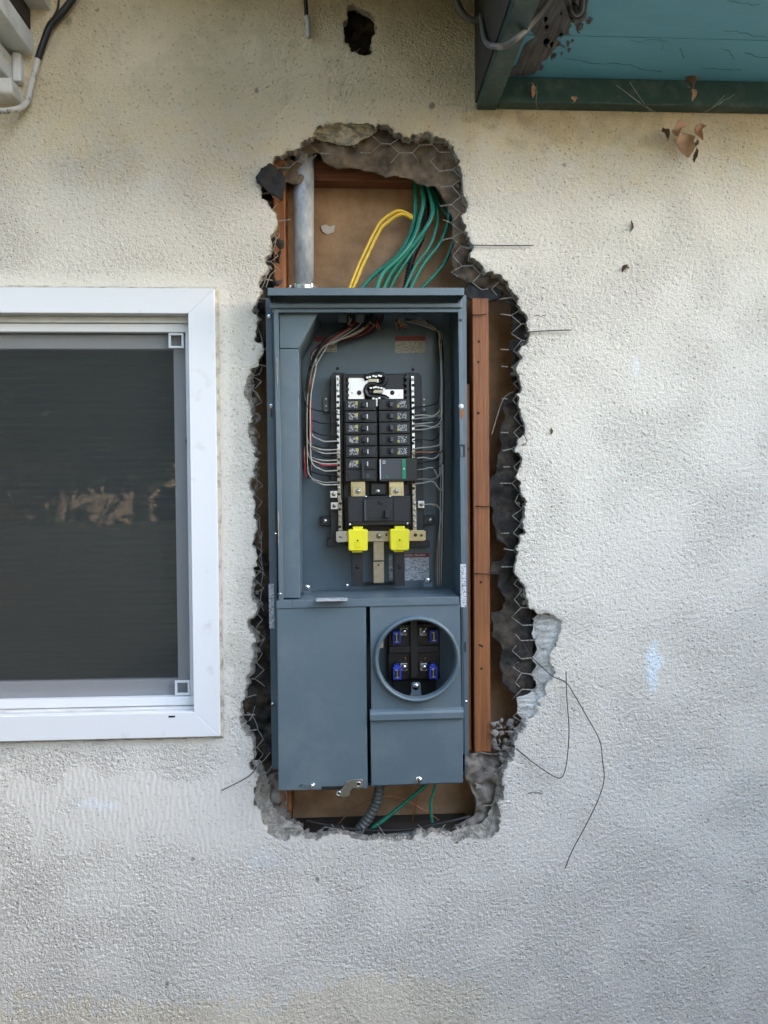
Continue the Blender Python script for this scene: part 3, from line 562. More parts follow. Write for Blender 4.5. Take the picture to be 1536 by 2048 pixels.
def paper_sheet(name, poly, d, m, label, bend=0.004, seed=1, tilt=None, cell=0.006):
    """torn sheet with wrinkles; poly in photograph coordinates at depth d"""
    pts = np.array([[P(x, y, d).x, P(x, y, d).z, 0, 0] for x, y in poly]); rg = np.random.default_rng(seed)
    for lv in range(2):
        out = []
        for i in range(len(pts)):
            a, b = pts[i], pts[(i+1) % len(pts)]; mm = (a+b)/2; e = b-a; k = rg.normal()*0.09; mm[0] += -e[1]*k; mm[1] += e[0]*k; out += [a, mm]
        pts = np.array(out)
    xs = np.arange(pts[:, 0].min()-cell, pts[:, 0].max()+cell, cell); zs = np.arange(pts[:, 1].min()-cell, pts[:, 1].max()+cell, cell)
    nx, nz = len(xs), len(zs); X, Z = np.meshgrid(xs, zs); X = X.ravel(); Z = Z.ravel(); s, nr = sdf(X, Z, pts)
    ins = (s > 0).reshape(nz, nx); adj = np.zeros_like(ins)
    for dz in (-1, 0, 1):
        for dx in (-1, 0, 1): adj |= np.roll(np.roll(ins, dz, 0), dx, 1)
    snap = (adj & ~ins).ravel(); keep = adj.ravel(); X[snap] = nr[snap, 0]; Z[snap] = nr[snap, 1]
    n1 = smooth_noise(nz, nx, cell, 0.03, seed).ravel(); n2 = smooth_noise(nz, nx, cell, 0.012, seed+50).ravel()
    Y = d + bend*0.6*n1 + bend*0.35*n2 - 0.0018*np.exp(-np.abs(s)/0.005)*(1+n1*0.5)
    if tilt: Y += tilt(X, Z)
    idx = np.arange(nx*nz).reshape(nz, nx); q = np.stack([idx[:-1, :-1], idx[:-1, 1:], idx[1:, 1:], idx[1:, :-1]], -1).reshape(-1, 4)
    q = q[keep[q].all(1) & ~snap[q].all(1)]; us = np.unique(q); rm = -np.ones(nx*nz, int); rm[us] = np.arange(len(us))
    o = bpy.data.objects.new(name, np_mesh(name, np.stack([X, Y, Z], 1)[us], rm[q], m, True)); C.objects.link(o)
    so = o.modifiers.new('thick', 'SOLIDIFY'); so.thickness = 0.0016; so.offset = 1
    return tag(o, label, 'building paper')
paper_sheet('building_paper', [(575,322),(600,312),(636,302),(646,327),(687,335),(718,337),(753,347),(792,353),(824,359),(855,376),(882,392),(894,408),(904,439),(906,462),(907,493),(906,532),(913,556),(936,566),(964,574),(1002,584),(1030,600),(1050,560),(975,505),(960,400),(945,270),(870,225),(700,215),(600,240),(560,290)],
    0.030, MAT['tar_brown'], 'torn brown building paper under the top edge of the hole', 0.005, 3)
paper_sheet('building_paper', [(572,316),(607,328),(607,350),(604,366),(590,371),(566,368),(556,345)], 0.033, MAT['tar_brown'], 'small brown paper flap beside the top of the galvanised pipe', 0.004, 4)
paper_sheet('building_paper', [(511,355),(523,337),(541,327),(556,338),(568,349),(569,376),(563,402),(550,392),(535,384),(524,372)], -0.006, MAT['tar_black'], 'black paper flap sticking out of the left edge of the hole', 0.003, 5,
    tilt=lambda X, Z: 0.20*np.clip(X-P(530, 360).x, 0, 1), cell=0.004)
paper_sheet('building_paper', [(934,566),(970,576),(1008,586),(1003,596),(978,604),(945,600),(930,588)], 0.034, MAT['tar_black'], 'black paper strip hanging over the top of the exposed stud', 0.003, 6, cell=0.004)
paper_sheet('building_paper', [(1010,590),(1023,617),(1025,640),(1024,663),(1036,675),(1015,698),(1030,712),(1020,741),(1022,762),(1036,775),(1010,795),(1003,820),(1014,836),(998,848),(996,868),(1003,886),(994,911),(992,942),(980,956),(976,1003),(988,1022),(982,1034),(992,1072),(1010,1088),(1013,1106),(1004,1120),(984,1126),(978,1146),(1004,1151),(992,1173),(1003,1186),(1014,1198),(1006,1219),(980,1227),(982,1271),(999,1285),(1001,1306),(996,1325),(1004,1346),(1010,1372),(1022,1382),(1032,1396),(1062,1390),(1064,1300),(1060,1225),(1150,1225),(1100,1150),(1080,900),(1100,650),(1060,585)],
    0.036, MAT['tar'], 'long torn dark building paper along the right side of the hole', 0.003, 8, cell=0.0045)
paper_sheet('building_paper', [(1052,1218),(1078,1224),(1074,1262),(1070,1300),(1078,1340),(1066,1392),(1040,1386),(1036,1340),(1040,1270)], 0.046, MAT['tar_brown'], 'brown paper behind the wire cells beside the thick broken mortar', 0.004, 9)
paper_sheet('building_paper', [(926,1506),(960,1500),(1030,1498),(1060,1540),(1040,1680),(990,1710),(905,1700),(902,1668),(916,1645),(948,1634),(950,1612),(948,1590),(930,1556)], 0.034, MAT['grey_paper'], 'mortar smeared paper below the foot of the exposed stud', 0.009, 10)
paper_sheet('building_paper', [(470,560),(560,540),(575,450),(560,405),(520,400),(505,470),(470,560),(450,700),(450,1450),(480,1660),(560,1710),(600,1700),(612,1658),(585,1640),(566,1600),(574,1560),(566,1400),(566,560)][1:], 0.036, MAT['tar'], 'dark building paper in the gap along the left side of the panel', 0.008, 12)
paper_sheet('building_paper', [(530,1560),(566,1545),(574,1580),(572,1612),(588,1638),(606,1652),(590,1690),(540,1680),(510,1620)], 0.031, MAT['grey_paper'], 'mortar smeared paper in the lower left corner of the hole', 0.009, 13)
paper_sheet('building_paper', [(680,0),(710,-8),(745,10),(762,50),(752,90),(748,118),(712,118),(688,108),(676,60)], 0.046, MAT['tar'], 'dark brown paper at the back of the small hole near the eave', 0.006, 15, cell=0.004)
sc = paper_sheet('paper_washer', [(949,1566),(959,1563),(963,1574),(952,1578)], 0.026, MAT['mortar'], 'small square scrap stuck on the smeared paper', 0.001, 14, cell=0.003); sc['category'] = 'scrap'

# ------------------------------------------------------------------ hexagonal wire lath left around the break
def lath(which):
    mb = MB(); PX, PYY = 0.0405, 0.0340; o0 = P(1055, 1249, 0.012); rg = random.Random(4); TW = 0.0115
    jit = {}
    def J(x, z):
        k = (round(x, 4), round(z, 4))
        if k not in jit: jit[k] = (rg.uniform(-.0036, .0036), rg.uniform(-.0034, .0034), rg.uniform(-.005, .004))
        return Vector((x+jit[k][0], 0.013+jit[k][2], z+jit[k][1]))
    segs = []
    for i in range(-18, 6):
        for j in range(-16, 34):
            cx = o0.x+i*PX; cz = o0.z+j*PYY+(PYY/2 if i % 2 else 0)
            a = (cx-TW, cz); b = (cx+TW, cz); segs.append((a, b, 1))
            segs.append((b, (cx+PX-TW, cz+PYY/2), 0)); segs.append((b, (cx+PX-TW, cz-PYY/2), 0))
    for poly in (which,):
        m = np.array([((a[0]+b[0])/2, (a[1]+b[1])/2) for a, b, _ in segs]); s, nr = sdf(m[:, 0], m[:, 1], poly)
        par = {}
        def find(k):
            while par.setdefault(k, k) != k: k = par[k]
            return k
        key = lambda q: (round(q[0], 4), round(q[1], 4)); rooted = set(); kept = []
        for (a, b, tw), si, n_ in zip(segs, s, nr):
            rch = n_[3]*(0.6 if n_[0] < P(540, 900).x and n_[1] < P(540, 420).z else 1.0)
            if -0.016 < si < rch: par[find(key(a))] = find(key(b)); kept.append((a, si))
        rooted = {find(key(a)) for a, si in kept if si < .003}
        for (a, b, tw), si, n_ in zip(segs, s, nr):
            if find(key(a)) not in rooted: continue
            rch = n_[3]*(0.6 if n_[0] < P(540, 900).x and n_[1] < P(540, 420).z else 1.0)
            if si < -0.016 or si > rch: continue
            A, B = J(*a), J(*b); m_ = (A+B)/2
            # cut ends bend a little out of the plane
            if si > n_[3]*0.72 and rg.random() < 0.55: B = A+(B-A)*rg.uniform(.35, .7)+Vector((0, rg.uniform(-.006, .004), 0))
            if tw:
                for ph in (0, math.pi):
                    pts = []
                    for k in range(9):
                        t = k/8; q = A+(B-A)*t; an = ph+t*3.0*math.pi; pts.append(q+Vector((0, math.cos(an)*.0008, math.sin(an)*.0008)))
                    mb.tube(pts, 0.0007, 5)
            else: mb.tube([A, m_+Vector((rg.uniform(-1, 1), rg.uniform(-1, 1), rg.uniform(-1, 1)))*.0006, B], 0.0008, 5)
    return mb
tag(lath(HOLE2).build('wire_lath', MAT['wire'], None, True), 'rusty wire lath inside the small dark hole near the eave', 'wire mesh')
lw = lath(HOLE); bent = [[(478,778),(500,779),(514,786),(520,800)],[(490,806),(499,828),(501,832),(484,838)],[(501,832),(516,827),(520,838)],[(493,744),(500,752),(518,748),(524,735)],
    [(507,1033),(518,1040),(519,1060),(516,1072)],[(524,1062),(522,1100),(525,1140)],[(505,1140),(520,1143),(530,1150)],[(525,1100),(519,1118),(526,1140),(522,1170)],
    [(494,1425),(505,1432),(513,1448),(516,1460)],[(498,1442),(505,1430),(510,1412)],[(516,655),(524,680),(527,700)],[(506,577),(520,580),(530,563)],[(497,965),(510,955),(515,970)],
    [(540,1505),(528,1520),(520,1526)],[(545,1530),(535,1545),(524,1548)],[(548,1560),(538,1572),(530,1590)],[(524,1180),(521,1200),(527,1222)],[(528,1278),(520,1292)],[(500,640),(510,650),(520,646)],
    [(548,458),(552,480),(546,500)],[(552,540),(540,552),(532,575)],[(668,1655),(663,1648)],[(690,1660),(683,1650)],[(765,1674),(757,1664)],[(792,1676),(788,1668)],[(720,1672),(728,1660)]]
for b in bent: lw.tube(spline([P(x, y, 0.006 if i == 0 and x < 500 else 0.012) for i, (x, y) in enumerate(b)], 4), 0.0008, 5)
tag(lw.build('wire_lath', MAT['wire'], None, True), 'hexagonal chicken wire lath hanging around the broken stucco hole', 'wire mesh')
def wire(name, pts, label, r=0.0010, d=-0.006, m='rust'):
    pp = [P(p[0], p[1], (p[2] if len(p) > 2 else d)) for p in pts]
    tag(MB().tube(spline(pp, 7), r, 6).build(name, MAT[m], None, True), label, 'wire')
wire('loose_wire', [(1046,1285,.01),(1062,1312,.004),(1080,1330,0),(1105,1352),(1132,1365,-.012),(1150,1392,-.016),(1172,1430,-.016),(1199,1480,-.014),(1205,1520,-.016),(1208,1560,-.016),(1196,1600,-.016),(1172,1650,-.014),(1145,1700,-.014),(1130,1737,-.012)], 'long curved rusty wire trailing down the wall below the broken mortar')
wire('loose_wire', [(1022,1490,.012),(1034,1498,0),(1060,1520),(1095,1545,-.012),(1117,1556,-.016),(1127,1549,-.018),(1134,1520,-.018),(1138,1460,-.016),(1134,1400,-.016),(1132,1343,-.016)], 'hook shaped rusty wire rising from the rubble beside the stud')
wire('loose_wire', [(906,487,.01),(945,490,-.003),(1000,491),(1067,491)], 'straight wire poking right from the hole beside the green cables')
wire('loose_wire', [(1048,668,.01),(1058,664,-.003),(1105,661),(1143,660)], 'short wire poking right from the hole near the top of the stud')
wire('loose_wire', [(512,1534,.004),(505,1546,-.006),(485,1560,-.012),(443,1581,-.012)], 'curved wire poking left from the lower left edge of the hole')
wire('loose_wire', [(1036,858,.01),(1045,866,-.004),(1053,880,-.006),(1048,890,-.004),(1036,888,.008)], 'small wire loop bent over the right edge of the hole', 0.0008)
wire('loose_wire', [(983,870,.02),(998,820,.025),(1006,800,.026),(1016,788,.026),(1026,784,.02)], 'thin wire slanting across the dark gap right of the stud', 0.0009, m='wire')
for pts, lab in (([(1068,632),(1077,630),(1083,634),(1085,631),(1092,630)], 'hairline crack in stucco above the short wire'), ([(1056,1587),(1066,1584),(1072,1586),(1078,1585),(1085,1588)], 'hairline crack in stucco below the hook shaped wire')):
    tag(MB().tube([P(x, y, -0.0005) for x, y in pts], 0.0008, 5).build('stucco_crack', MAT['rust'], None), lab, 'crack')

# ------------------------------------------------------------------ pipes and cables in the cavity
cp = empty('conduit_pipe', P(607, 572, 0.05)); b0 = cp.location
tag(cp, 'galvanised steel conduit pipe rising from the panel top', 'pipe')
MB().cyl(Vector((0, 0, -0.01)), (P(608, 300, 0.055)-P(607, 572, 0.055)), 0.0205, 0.30, 28).build('pipe', MAT['galv'], cp, True)
MB().cyl(Vector((0, 0, -0.012)), (0, 0, 1), 0.0265, 0.010, 20).build('hub_ring', MAT['zinc_dark'], cp, False, 0.001)
for a in range(9): MB().box((-.002, -.0285, -.008), (.002, -.025, .000)).build('hub_tooth', MAT['zinc_dark'], cp).rotation_euler = (0, 0, a*0.7-1.4)
def cable(name, pts, r, m, label, cat, n=10, group=None, rib=None, flat=1.0):
    pp = spline([P(*p) for p in pts], 12); mb = MB()
    if rib:
        fine = []; tot = 0; acc = [0]
        for i in range(1, len(pp)): tot += (pp[i]-pp[i-1]).length; acc.append(tot)
        ns = int(tot/rib*6); j = 0
        for k in range(ns+1):
            s = tot*k/ns
            while j < len(acc)-2 and acc[j+1] < s: j += 1
            t = (s-acc[j])/max(1e-9, acc[j+1]-acc[j]); fine.append(pp[j].lerp(pp[j+1], t))
        mb.tube(fine, r, 14, rf=lambda t: 1.0+0.10*math.sin(t*tot/rib*2*math.pi))
    else: mb.tube(pp, r, n, flat=flat)
    return tag(mb.build(name, MAT[m], None, True), label, cat, group)
GL = 'green insulated cable curving from the panel top up into the wall'
GG = 'green cables above the panel'
g = [([(720,582,.055),(746,552,.055),(789,517,.055),(812,486,.06),(828,447,.068),(831,396,.075),(828,330,.08)], .0048),
     ([(752,582,.040),(765,548,.040),(804,509,.045),(828,474,.052),(839,439,.058),(847,404,.062),(842,360,.07),(838,320,.075)], .0050),
     ([(764,582,.052),(783,545,.052),(812,507,.05),(847,464,.045),(865,427,.048),(861,392,.06),(848,350,.07)], .0048),
     ([(777,582,.062),(795,548,.062),(826,503,.064),(846,470,.07),(852,430,.078),(848,350,.085)], .0044),
     ([(808,582,.045),(831,532,.045),(859,493,.048),(873,454,.052),(875,423,.06),(866,385,.072),(856,345,.08)], .0032),
     ([(818,582,.05),(847,528,.05),(878,489,.055),(894,454,.06),(898,420,.066),(886,394,.076),(868,350,.085)], .0040),
     ([(838,582,.06),(871,548,.06),(894,517,.062),(906,478,.066),(902,443,.074),(878,405,.084),(868,370,.09)], .0036)]
gl_ = [' , thickest and leftmost at the lid', '', '', '', ', thin and nearly straight', '', ', bowing widest beside the torn paper']
for i, (pts, r) in enumerate(g):
    lab = {0: 'green cable furthest from the stud, sweeping up from beside the yellow cables', 4: 'thin bright green cable right beside the black corrugated tube', 6: 'thin green cable bowing widest towards the torn paper and wire mesh', 1: 'thick green cable crossing in front, next to the leftmost green cable at the lid', 2: 'green cable that bends over the others to reach the dark top corner', 3: 'green cable half hidden behind the crossing green cables', 5: 'green cable arching just inside the widest bowing one'}.get(i, GL)
    cable('green_cable', pts, r, 'green_ins', lab, 'cable', 10, GG)
cable('yellow_cable', [(697,582,.05),(720,525,.052),(752,459,.056),(768,438,.058),(796,422,.062),(822,432,.07),(850,450,.085)], .0037, 'yellow_ins', 'yellow jacketed cable bent over at the top, upper of the pair', 'cable', 8, 'yellow cables', flat=.7)
cable('yellow_cable', [(704,582,.05),(727,528,.051),(758,464,.054),(773,446,.056),(800,429,.06),(822,436,.068),(850,456,.085)], .0037, 'yellow_ins', 'yellow jacketed cable bent over at the top, lower of the pair', 'cable', 8, 'yellow cables', flat=.7)
cable('corrugated_tube', [(811,582,.062),(824,517,.066),(843,474,.072),(853,411,.08),(850,340,.09)], .0068, 'flex_black', 'black corrugated tube among the green cables above the panel', 'tube', rib=.0062)
cable('flexible_conduit', [(761,1560,.03),(759,1573,.03),(752,1608,.032),(732,1642,.034),(708,1670,.038),(690,1690,.045)], .0105, 'flex_grey', 'grey ribbed flexible conduit coming out under the panel', 'conduit', rib=.0085)
cable('green_cable', [(856,1560,.045),(848,1573,.045),(815,1601,.045),(775,1634,.042),(740,1660,.04),(722,1680,.04)], .0042, 'green_ins', 'green cable slanting down to the ribbed conduit below the panel', 'cable', 10, 'green cables under the panel')
cable('green_cable', [(872,1560,.05),(868,1580,.05),(862,1601,.05),(862,1625,.05),(866,1655,.05)], .0032, 'green_ins', 'green cable hanging almost straight down below the meter cover', 'cable', 10, 'green cables under the panel')
cable('copper_wire', [(660,1672,.06),(674,1652,.06),(698,1626,.062),(739,1601,.066),(771,1593,.07),(803,1597,.074),(844,1618,.078),(880,1642,.08),(895,1660,.08)], .0012, 'copper', 'thin bare copper wire arching behind the ribbed conduit', 'wire')
cable('copper_wire', [(838,1570,.07),(832,1610,.07),(822,1650,.07)], .0014, 'copper', 'short bare copper wire hanging below the meter cover', 'wire')
cable('black_strap', [(612,1640,.03),(660,1650,.028),(722,1659,.026),(803,1659,.026),(864,1649,.026),(916,1638,.028),(940,1632,.03)], .0030, 'cable_black', 'black cable lying across the bottom of the hole', 'cable', flat=.5)
cable('black_strap', [(700,1682,.03),(803,1668,.03),(870,1660,.034),(900,1662,.036)], .0045, 'cable_grey', 'dusty grey strap at the bottom edge of the hole', 'strap', flat=.4)

# ------------------------------------------------------------------ the electrical panel
panel = empty('electrical_panel', PO, -ALPHA)
tag(panel, 'grey steel meter and breaker panel with its door off, set in the wall hole', 'electrical panel')
DF, DB = -0.050, 0.098            # front of the covers, back of the pan
def pb(name, m, x0, y0, x1, y1, df, db, bev=0.0006, parent=None, mb=None):
    a = L(x0, y0, df); b = L(x1, y1, df)
    B = (mb or MB()).box((a.x, a.y, a.z), (b.x, a.y+(db-df), b.z))
    return B.build(name, MAT[m] if isinstance(m, str) else m, parent or panel, bev=bev)
def pp_(name, m, poly, df, db, bev=0.0006, parent=None, smooth=False):
    q = [L(x, y, df) for x, y in poly]; return MB().prism([(v.x, v.z) for v in q], q[0].y, q[0].y+(db-df)).build(name, MAT[m], parent or panel, smooth, bev)
def screw(px, py, d, r=0.0042, m='chrome', parent=None, name='screw', slot=0.6, h=0.0022):
    c = L(px, py, d); mb = MB().cyl(c, (0, -1, 0), r*1.05, 0.0008, 14).dome(c+Vector((0, -.0008, 0)), (0, -1, 0), r, h, 14, 4)
    o = mb.build(name, MAT[m], parent or panel, True)
    if slot is not None:
        s = MB().box((-r*.85, -.0006, -r*.13), (r*.85, .0004, r*.13)).build('slot', MAT['ink'], o); s.location = c+Vector((0, -.0008-h*0.98, 0)); s.rotation_euler = (0, slot, 0)
    return o
# pan: back, side walls, mounting flange
pb('back_pan', 'steel_dark', 545, 600, 915, 1560, DB, DB+0.004)
T = 0.0016
def pan_side():
    a = L(541, 590, 0.0); b = L(931, 1545, 0.0); y0, y1 = a.y-0.004, L(0, 0, DB).y
    for n_, B in (('pan_side', ((a.x, y0, b.z), (a.x+T, y1, a.z))), ('pan_side', ((b.x-T, y0, b.z), (b.x, y1, a.z))), ('pan_top', ((a.x, y0, a.z-T), (b.x, y1, a.z))), ('pan_bottom', ((a.x, y0, b.z), (b.x, y1, b.z+T)))):
        MB().box(*B).build(n_, MAT['steel_dark'], panel)
pan_side()
pp_('flange', 'steel_dark', [(531,598),(548,598),(559,1538),(544,1538)], -0.002, 0.000, 0.0004)
pp_('flange', 'steel_dark', [(920,590),(932.5,590),(937.5,1508),(924,1508)], -0.002, 0.000, 0.0004)
# upper compartment walls that stand forward of the wall
UF = -0.052
a, b = L(547, 592, UF), L(930, 1208, UF); yb = L(0, 0, 0.0).y
fl = L(553, 1208, UF); fr = L(918, 1208, UF)
MB().box((a.x, a.y, b.z), (a.x+T, yb, a.z)).build('side_wall', MAT['steel_paint'], panel)
MB().box((a.x, a.y-.0004, b.z), (L(557, 640, UF).x, a.y+T, a.z-.012)).build('side_rim', MAT['steel_paint'], panel, bev=.0005)
MB().box((b.x-T, a.y, b.z), (b.x, L(0, 0, DB).y, a.z)).build('side_wall', MAT['steel_dark'], panel)
rim = MB().box((L(916.5, 640, UF).x, a.y-.0004, b.z), (b.x, a.y+T, a.z-.006)).build('side_rim', MAT['steel_paint'], panel, bev=.0005)
# hood
cap = pb('hood', 'steel_paint', 535, 575.5, 928.5, 590.5, -0.088, -0.0865)
pp_ = pp_
t0, t1 = L(536, 576, -0.0865), L(927.5, 576, -0.0865)
MB().box((t0.x, t0.y, t0.z-.0016), (t1.x, L(0, 0, 0.02).y, t0.z)).build('hood_top', MAT['steel_paint'], panel)
for xx in (t0.x, t1.x-.0016): MB().box((xx, t0.y, t0.z-.0145), (xx+.0016, L(0, 0, -.004).y, t0.z-.0018)).build('hood_side', MAT['steel_paint'], panel)
pb('head_panel', 'steel_dark', 541, 578, 924, 613, -0.040, -0.0385)
pb('head_lip', 'steel_paint', 540, 606, 924.5, 615.5, -0.058, -0.046, .002)
pb('head_return', 'steel_dark', 545, 615, 921, 624, -0.052, -0.046, 0)
# wireway on the left
WF = -0.040
pp_('wireway_cover', 'steel_paint', [(559,697.8),(597,697.8),(599.5,1196),(562,1196)], WF, 0.085, .001)
pp_('wireway_head', 'steel_paint', [(558,625),(637,625),(597,696.6),(559,696.6)], WF, 0.085, .001)
pb('hinge_pin', 'chrome', 553, 715, 555.5, 770, -0.0535, -0.052, 0); pb('hinge_pin', 'chrome', 555.5, 1025, 558, 1085, -0.0535, -0.052, 0)
# shelf between compartments
s0, s1 = L(553, 1203, -0.056), L(918.5, 1192.5, -0.056); sz = (s0.z+s1.z)/2
MB().box((s0.x, s0.y+.001, sz-.0016), (s1.x, L(0, 0, 0.095).y, sz)).build('shelf', MAT['steel_paint'], panel, bev=.0005)
lipz = sz-0.0145
MB().box((L(584, 1205, -.056).x+.0003, s0.y-.0006, lipz), (s1.x, s0.y+.001, sz+.0003)).build('shelf_lip', MAT['steel_paint'], panel, bev=.0006)
MB().box((s0.x, s0.y-.0004, lipz-.0003), (L(584, 1205, -.056).x-.0003, s0.y+.001, sz+.0003)).build('shelf_lip', MAT['steel_paint'], panel, bev=.0006)
def on_shelf(name, m, px, py, w, dpt, h=.0004):
    # find the point on the shelf plane seen at (px,py)
    lo, hi = -0.055, 0.094
    for _ in range(40):
        mid = (lo+hi)/2
        if L(px, py, mid).z < sz: lo = mid
        else: hi = mid
    c = L(px, py, lo); c.z = sz; return c
c = on_shelf('', None, 663, 1186.5, 0, 0)
lb = MB().box((c.x-.030, c.y-.022, sz), (c.x+.031, c.y+.022, sz+.0004)).build('notice_label', MAT['fine_print'], panel); lb['label'] = 'white printed notice lying on the shelf'
for (x, y) in ((614, 1178), (856, 1164)):
    t = pb('bracket_tab', 'steel_paint', x-8, y-8, x+8, y+9, .045, .047); screw(x, y-3, .0445, .0062, parent=t)
screw(694, 1171, .05, .004)
# lower doors
LD = pp_('lower_door', 'steel_paint', [(553.5,1216),(732,1213),(735.5,1578),(556.5,1582)], DF-.004, DF+.012, .0018)
LD['label'] = 'plain flat grey lower left door'
m0 = L(741, 1210, DF); m1 = L(922, 1208, DF)
# body behind the lower doors
a = L(553, 1214, DF+.0125); b = L(924, 1566, DF+.0125)
for B in (((a.x, a.y, b.z), (a.x+T, yb, a.z)), ((b.x-T, a.y, b.z), (b.x, yb, a.z)), ((a.x, a.y, b.z), (b.x, L(0, 0, .09).y, b.z+T))): MB().box(*B).build('lower_side', MAT['steel_dark'], panel)
dv = L(736.5, 1214, DF+.03); MB().box((dv.x-.001, dv.y, b.z+.002), (dv.x+.001, L(0, 0, .09).y, a.z)).build('divider', MAT['steel_dark'], panel)
pb('gap_back', 'blackm', 728, 1214, 746, 1570, DF+.028, DF+.030, 0)
# meter cover: plate with a round opening
MC = L(833.5, 1317, DF-.006); RO = 0.0835; RI = 0.0745
def plate_with_hole(poly, c, r, y0, y1, n=64):
    mb = MB(); cx, cz = c; ring = [(cx+r*math.cos(2*math.pi*k/n), cz+r*math.sin(2*math.pi*k/n)) for k in range(n)]
    x0, x1, z0, z1 = poly; outer = []
    for k in range(n):
        t = 2*math.pi*k/n; dx, dz = math.cos(t), math.sin(t); s = 1e9
        if dx > 1e-9: s = min(s, (x1-cx)/dx)
        if dx < -1e-9: s = min(s, (x0-cx)/dx)
        if dz > 1e-9: s = min(s, (z1-cz)/dz)
        if dz < -1e-9: s = min(s, (z0-cz)/dz)
        outer.append((cx+dx*s, cz+dz*s))
    vs_ = [(p[0], y0, p[1]) for p in outer]+[(p[0], y0, p[1]) for p in ring]+[(p[0], y1, p[1]) for p in outer]+[(p[0], y1, p[1]) for p in ring]; fs = []
    for k in range(n):
        j = (k+1) % n; fs += [(k, j, n+j, n+k), (2*n+k, 3*n+k, 3*n+j, 2*n+j), (n+k, n+j, 3*n+j, 3*n+k), (k, 2*n+k, 2*n+j, j)]
    # true corners
    for (X, Z) in ((x0, z0), (x1, z0), (x1, z1), (x0, z1)):
        b = len(vs_); near = sorted(range(n), key=lambda k: (outer[k][0]-X)**2+(outer[k][1]-Z)**2)
        p = [k for k in range(n) if abs(outer[k][0]-X) < 1e-7]; q_ = [k for k in range(n) if abs(outer[k][1]-Z) < 1e-7]
        if p and q_:
            i = min(p, key=lambda k: abs(outer[k][1]-Z)); j = min(q_, key=lambda k: abs(outer[k][0]-X))
            if i != j:
                vs_ += [(X, y0, Z), (X, y1, Z)]; fs += [(i, j, b), (2*n+i, b+1, 2*n+j), (i, b, b+1, 2*n+i), (j, 2*n+j, b+1, b)]
    return mb.add(vs_, fs)
tl = L(740, 1211, DF-.004); br_ = L(922.5, 1414, DF-.004)
mc = plate_with_hole((tl.x, br_.x, br_.z, tl.z), (MC.x, MC.z), RI, tl.y, tl.y+.0016).build('meter_cover', MAT['steel_paint'], panel)
for xx in (tl.x, br_.x-.0014): MB().box((xx, tl.y+.0017, br_.z), (xx+.0014, tl.y+.016, tl.z-.0002)).build('cover_side', MAT['steel_paint'], panel)
def torus_ring(c, R0, r0, n=72, k=12, sy=1.0):
    mb = MB(); vs_ = []; fs = []
    for i in range(n):
        t = 2*math.pi*i/n
        for j in range(k):
            a_ = 2*math.pi*j/k; rr = R0+r0*math.cos(a_); vs_.append((c.x+rr*math.cos(t), c.y+r0*sy*math.sin(a_), c.z+rr*math.sin(t)))
    for i in range(n):
        for j in range(k): fs.append((i*k+j, ((i+1) % n)*k+j, ((i+1) % n)*k+(j+1) % k, i*k+(j+1) % k))
    return mb.add(vs_, fs)
torus_ring(Vector((MC.x, tl.y-.006, MC.z)), 0.0795, 0.0046, sy=1.9).build('meter_ring', MAT['steel_paint'], panel, True)
# bulged joint and lower cover
q0 = L(739.5, 1414, DF-.004); q1 = L(926, 1434, DF-.004); q0.z = br_.z
jb = MB(); prof = [(.0, .0), (-.006, -.0035), (-.0085, -.008), (-.0085, -.019), (-.0075, -.0205), (.006, -.0205), (.006, .0)]
n = len(prof); vs_ = [(q0.x, q0.y+p[0], q0.z+p[1]) for p in prof]+[(q1.x, q0.y+p[0], q0.z+p[1]) for p in prof]
jb.add(vs_, [tuple(range(n)), tuple(range(2*n-1, n-1, -1))]+[(i, i+n, (i+1) % n+n, (i+1) % n) for i in range(n)]); jb.build('cover_joint', MAT['steel_paint'], panel, bev=.0008)
lz = L(741, 1571, DF-.006)
MB().box((L(741.5, 1500, DF-.006).x, lz.y, L(741, 1571.5, DF-.006).z), (L(925.5, 1500, DF-.006).x, lz.y+.016, q0.z-.0203)).build('utility_cover', MAT['steel_paint'], panel, bev=.0012)
screw(837, 1560, DF-.006, .0066, slot=1.5)
screw(625, 1571, DF-.004, .0052, slot=None, h=.005)
MB().tube(spline([L(600, 1571, DF-.005), L(606, 1568, DF-.007), L(613, 1569, DF-.007), L(608, 1573, DF-.006), L(602, 1572, DF-.005)], 4), .0011, 6).build('seal_wire_loop', MAT['steel_paint'], panel, True)
pb('latch_slot', 'blackm', 643, 1573.5, 692, 1578.5, DF-.0047, DF-.0041, 0)
lt = pp_('latch', 'latch_zinc', [(694,1562),(706,1559),(724,1557.5),(727,1562),(727.5,1574),(722,1578),(706,1577),(700,1584),(700,1590),(694,1594.5),(676,1594),(671,1591),(673,1583),(682,1579),(688,1572)], DF-.010, DF-.007, .0012)
for (x, y, r) in ((717,1568.5,.0048),(678,1587,.0042)):
    c = L(x, y, DF-.0102); torus_ring(c, r*.85, .0011, 20, 8).build('latch_eyelet', MAT['zinc'], lt, True); MB().cyl(c, (0, -1, 0), r*.6, .0004, 14).build('latch_hole', MAT['ink'], lt)
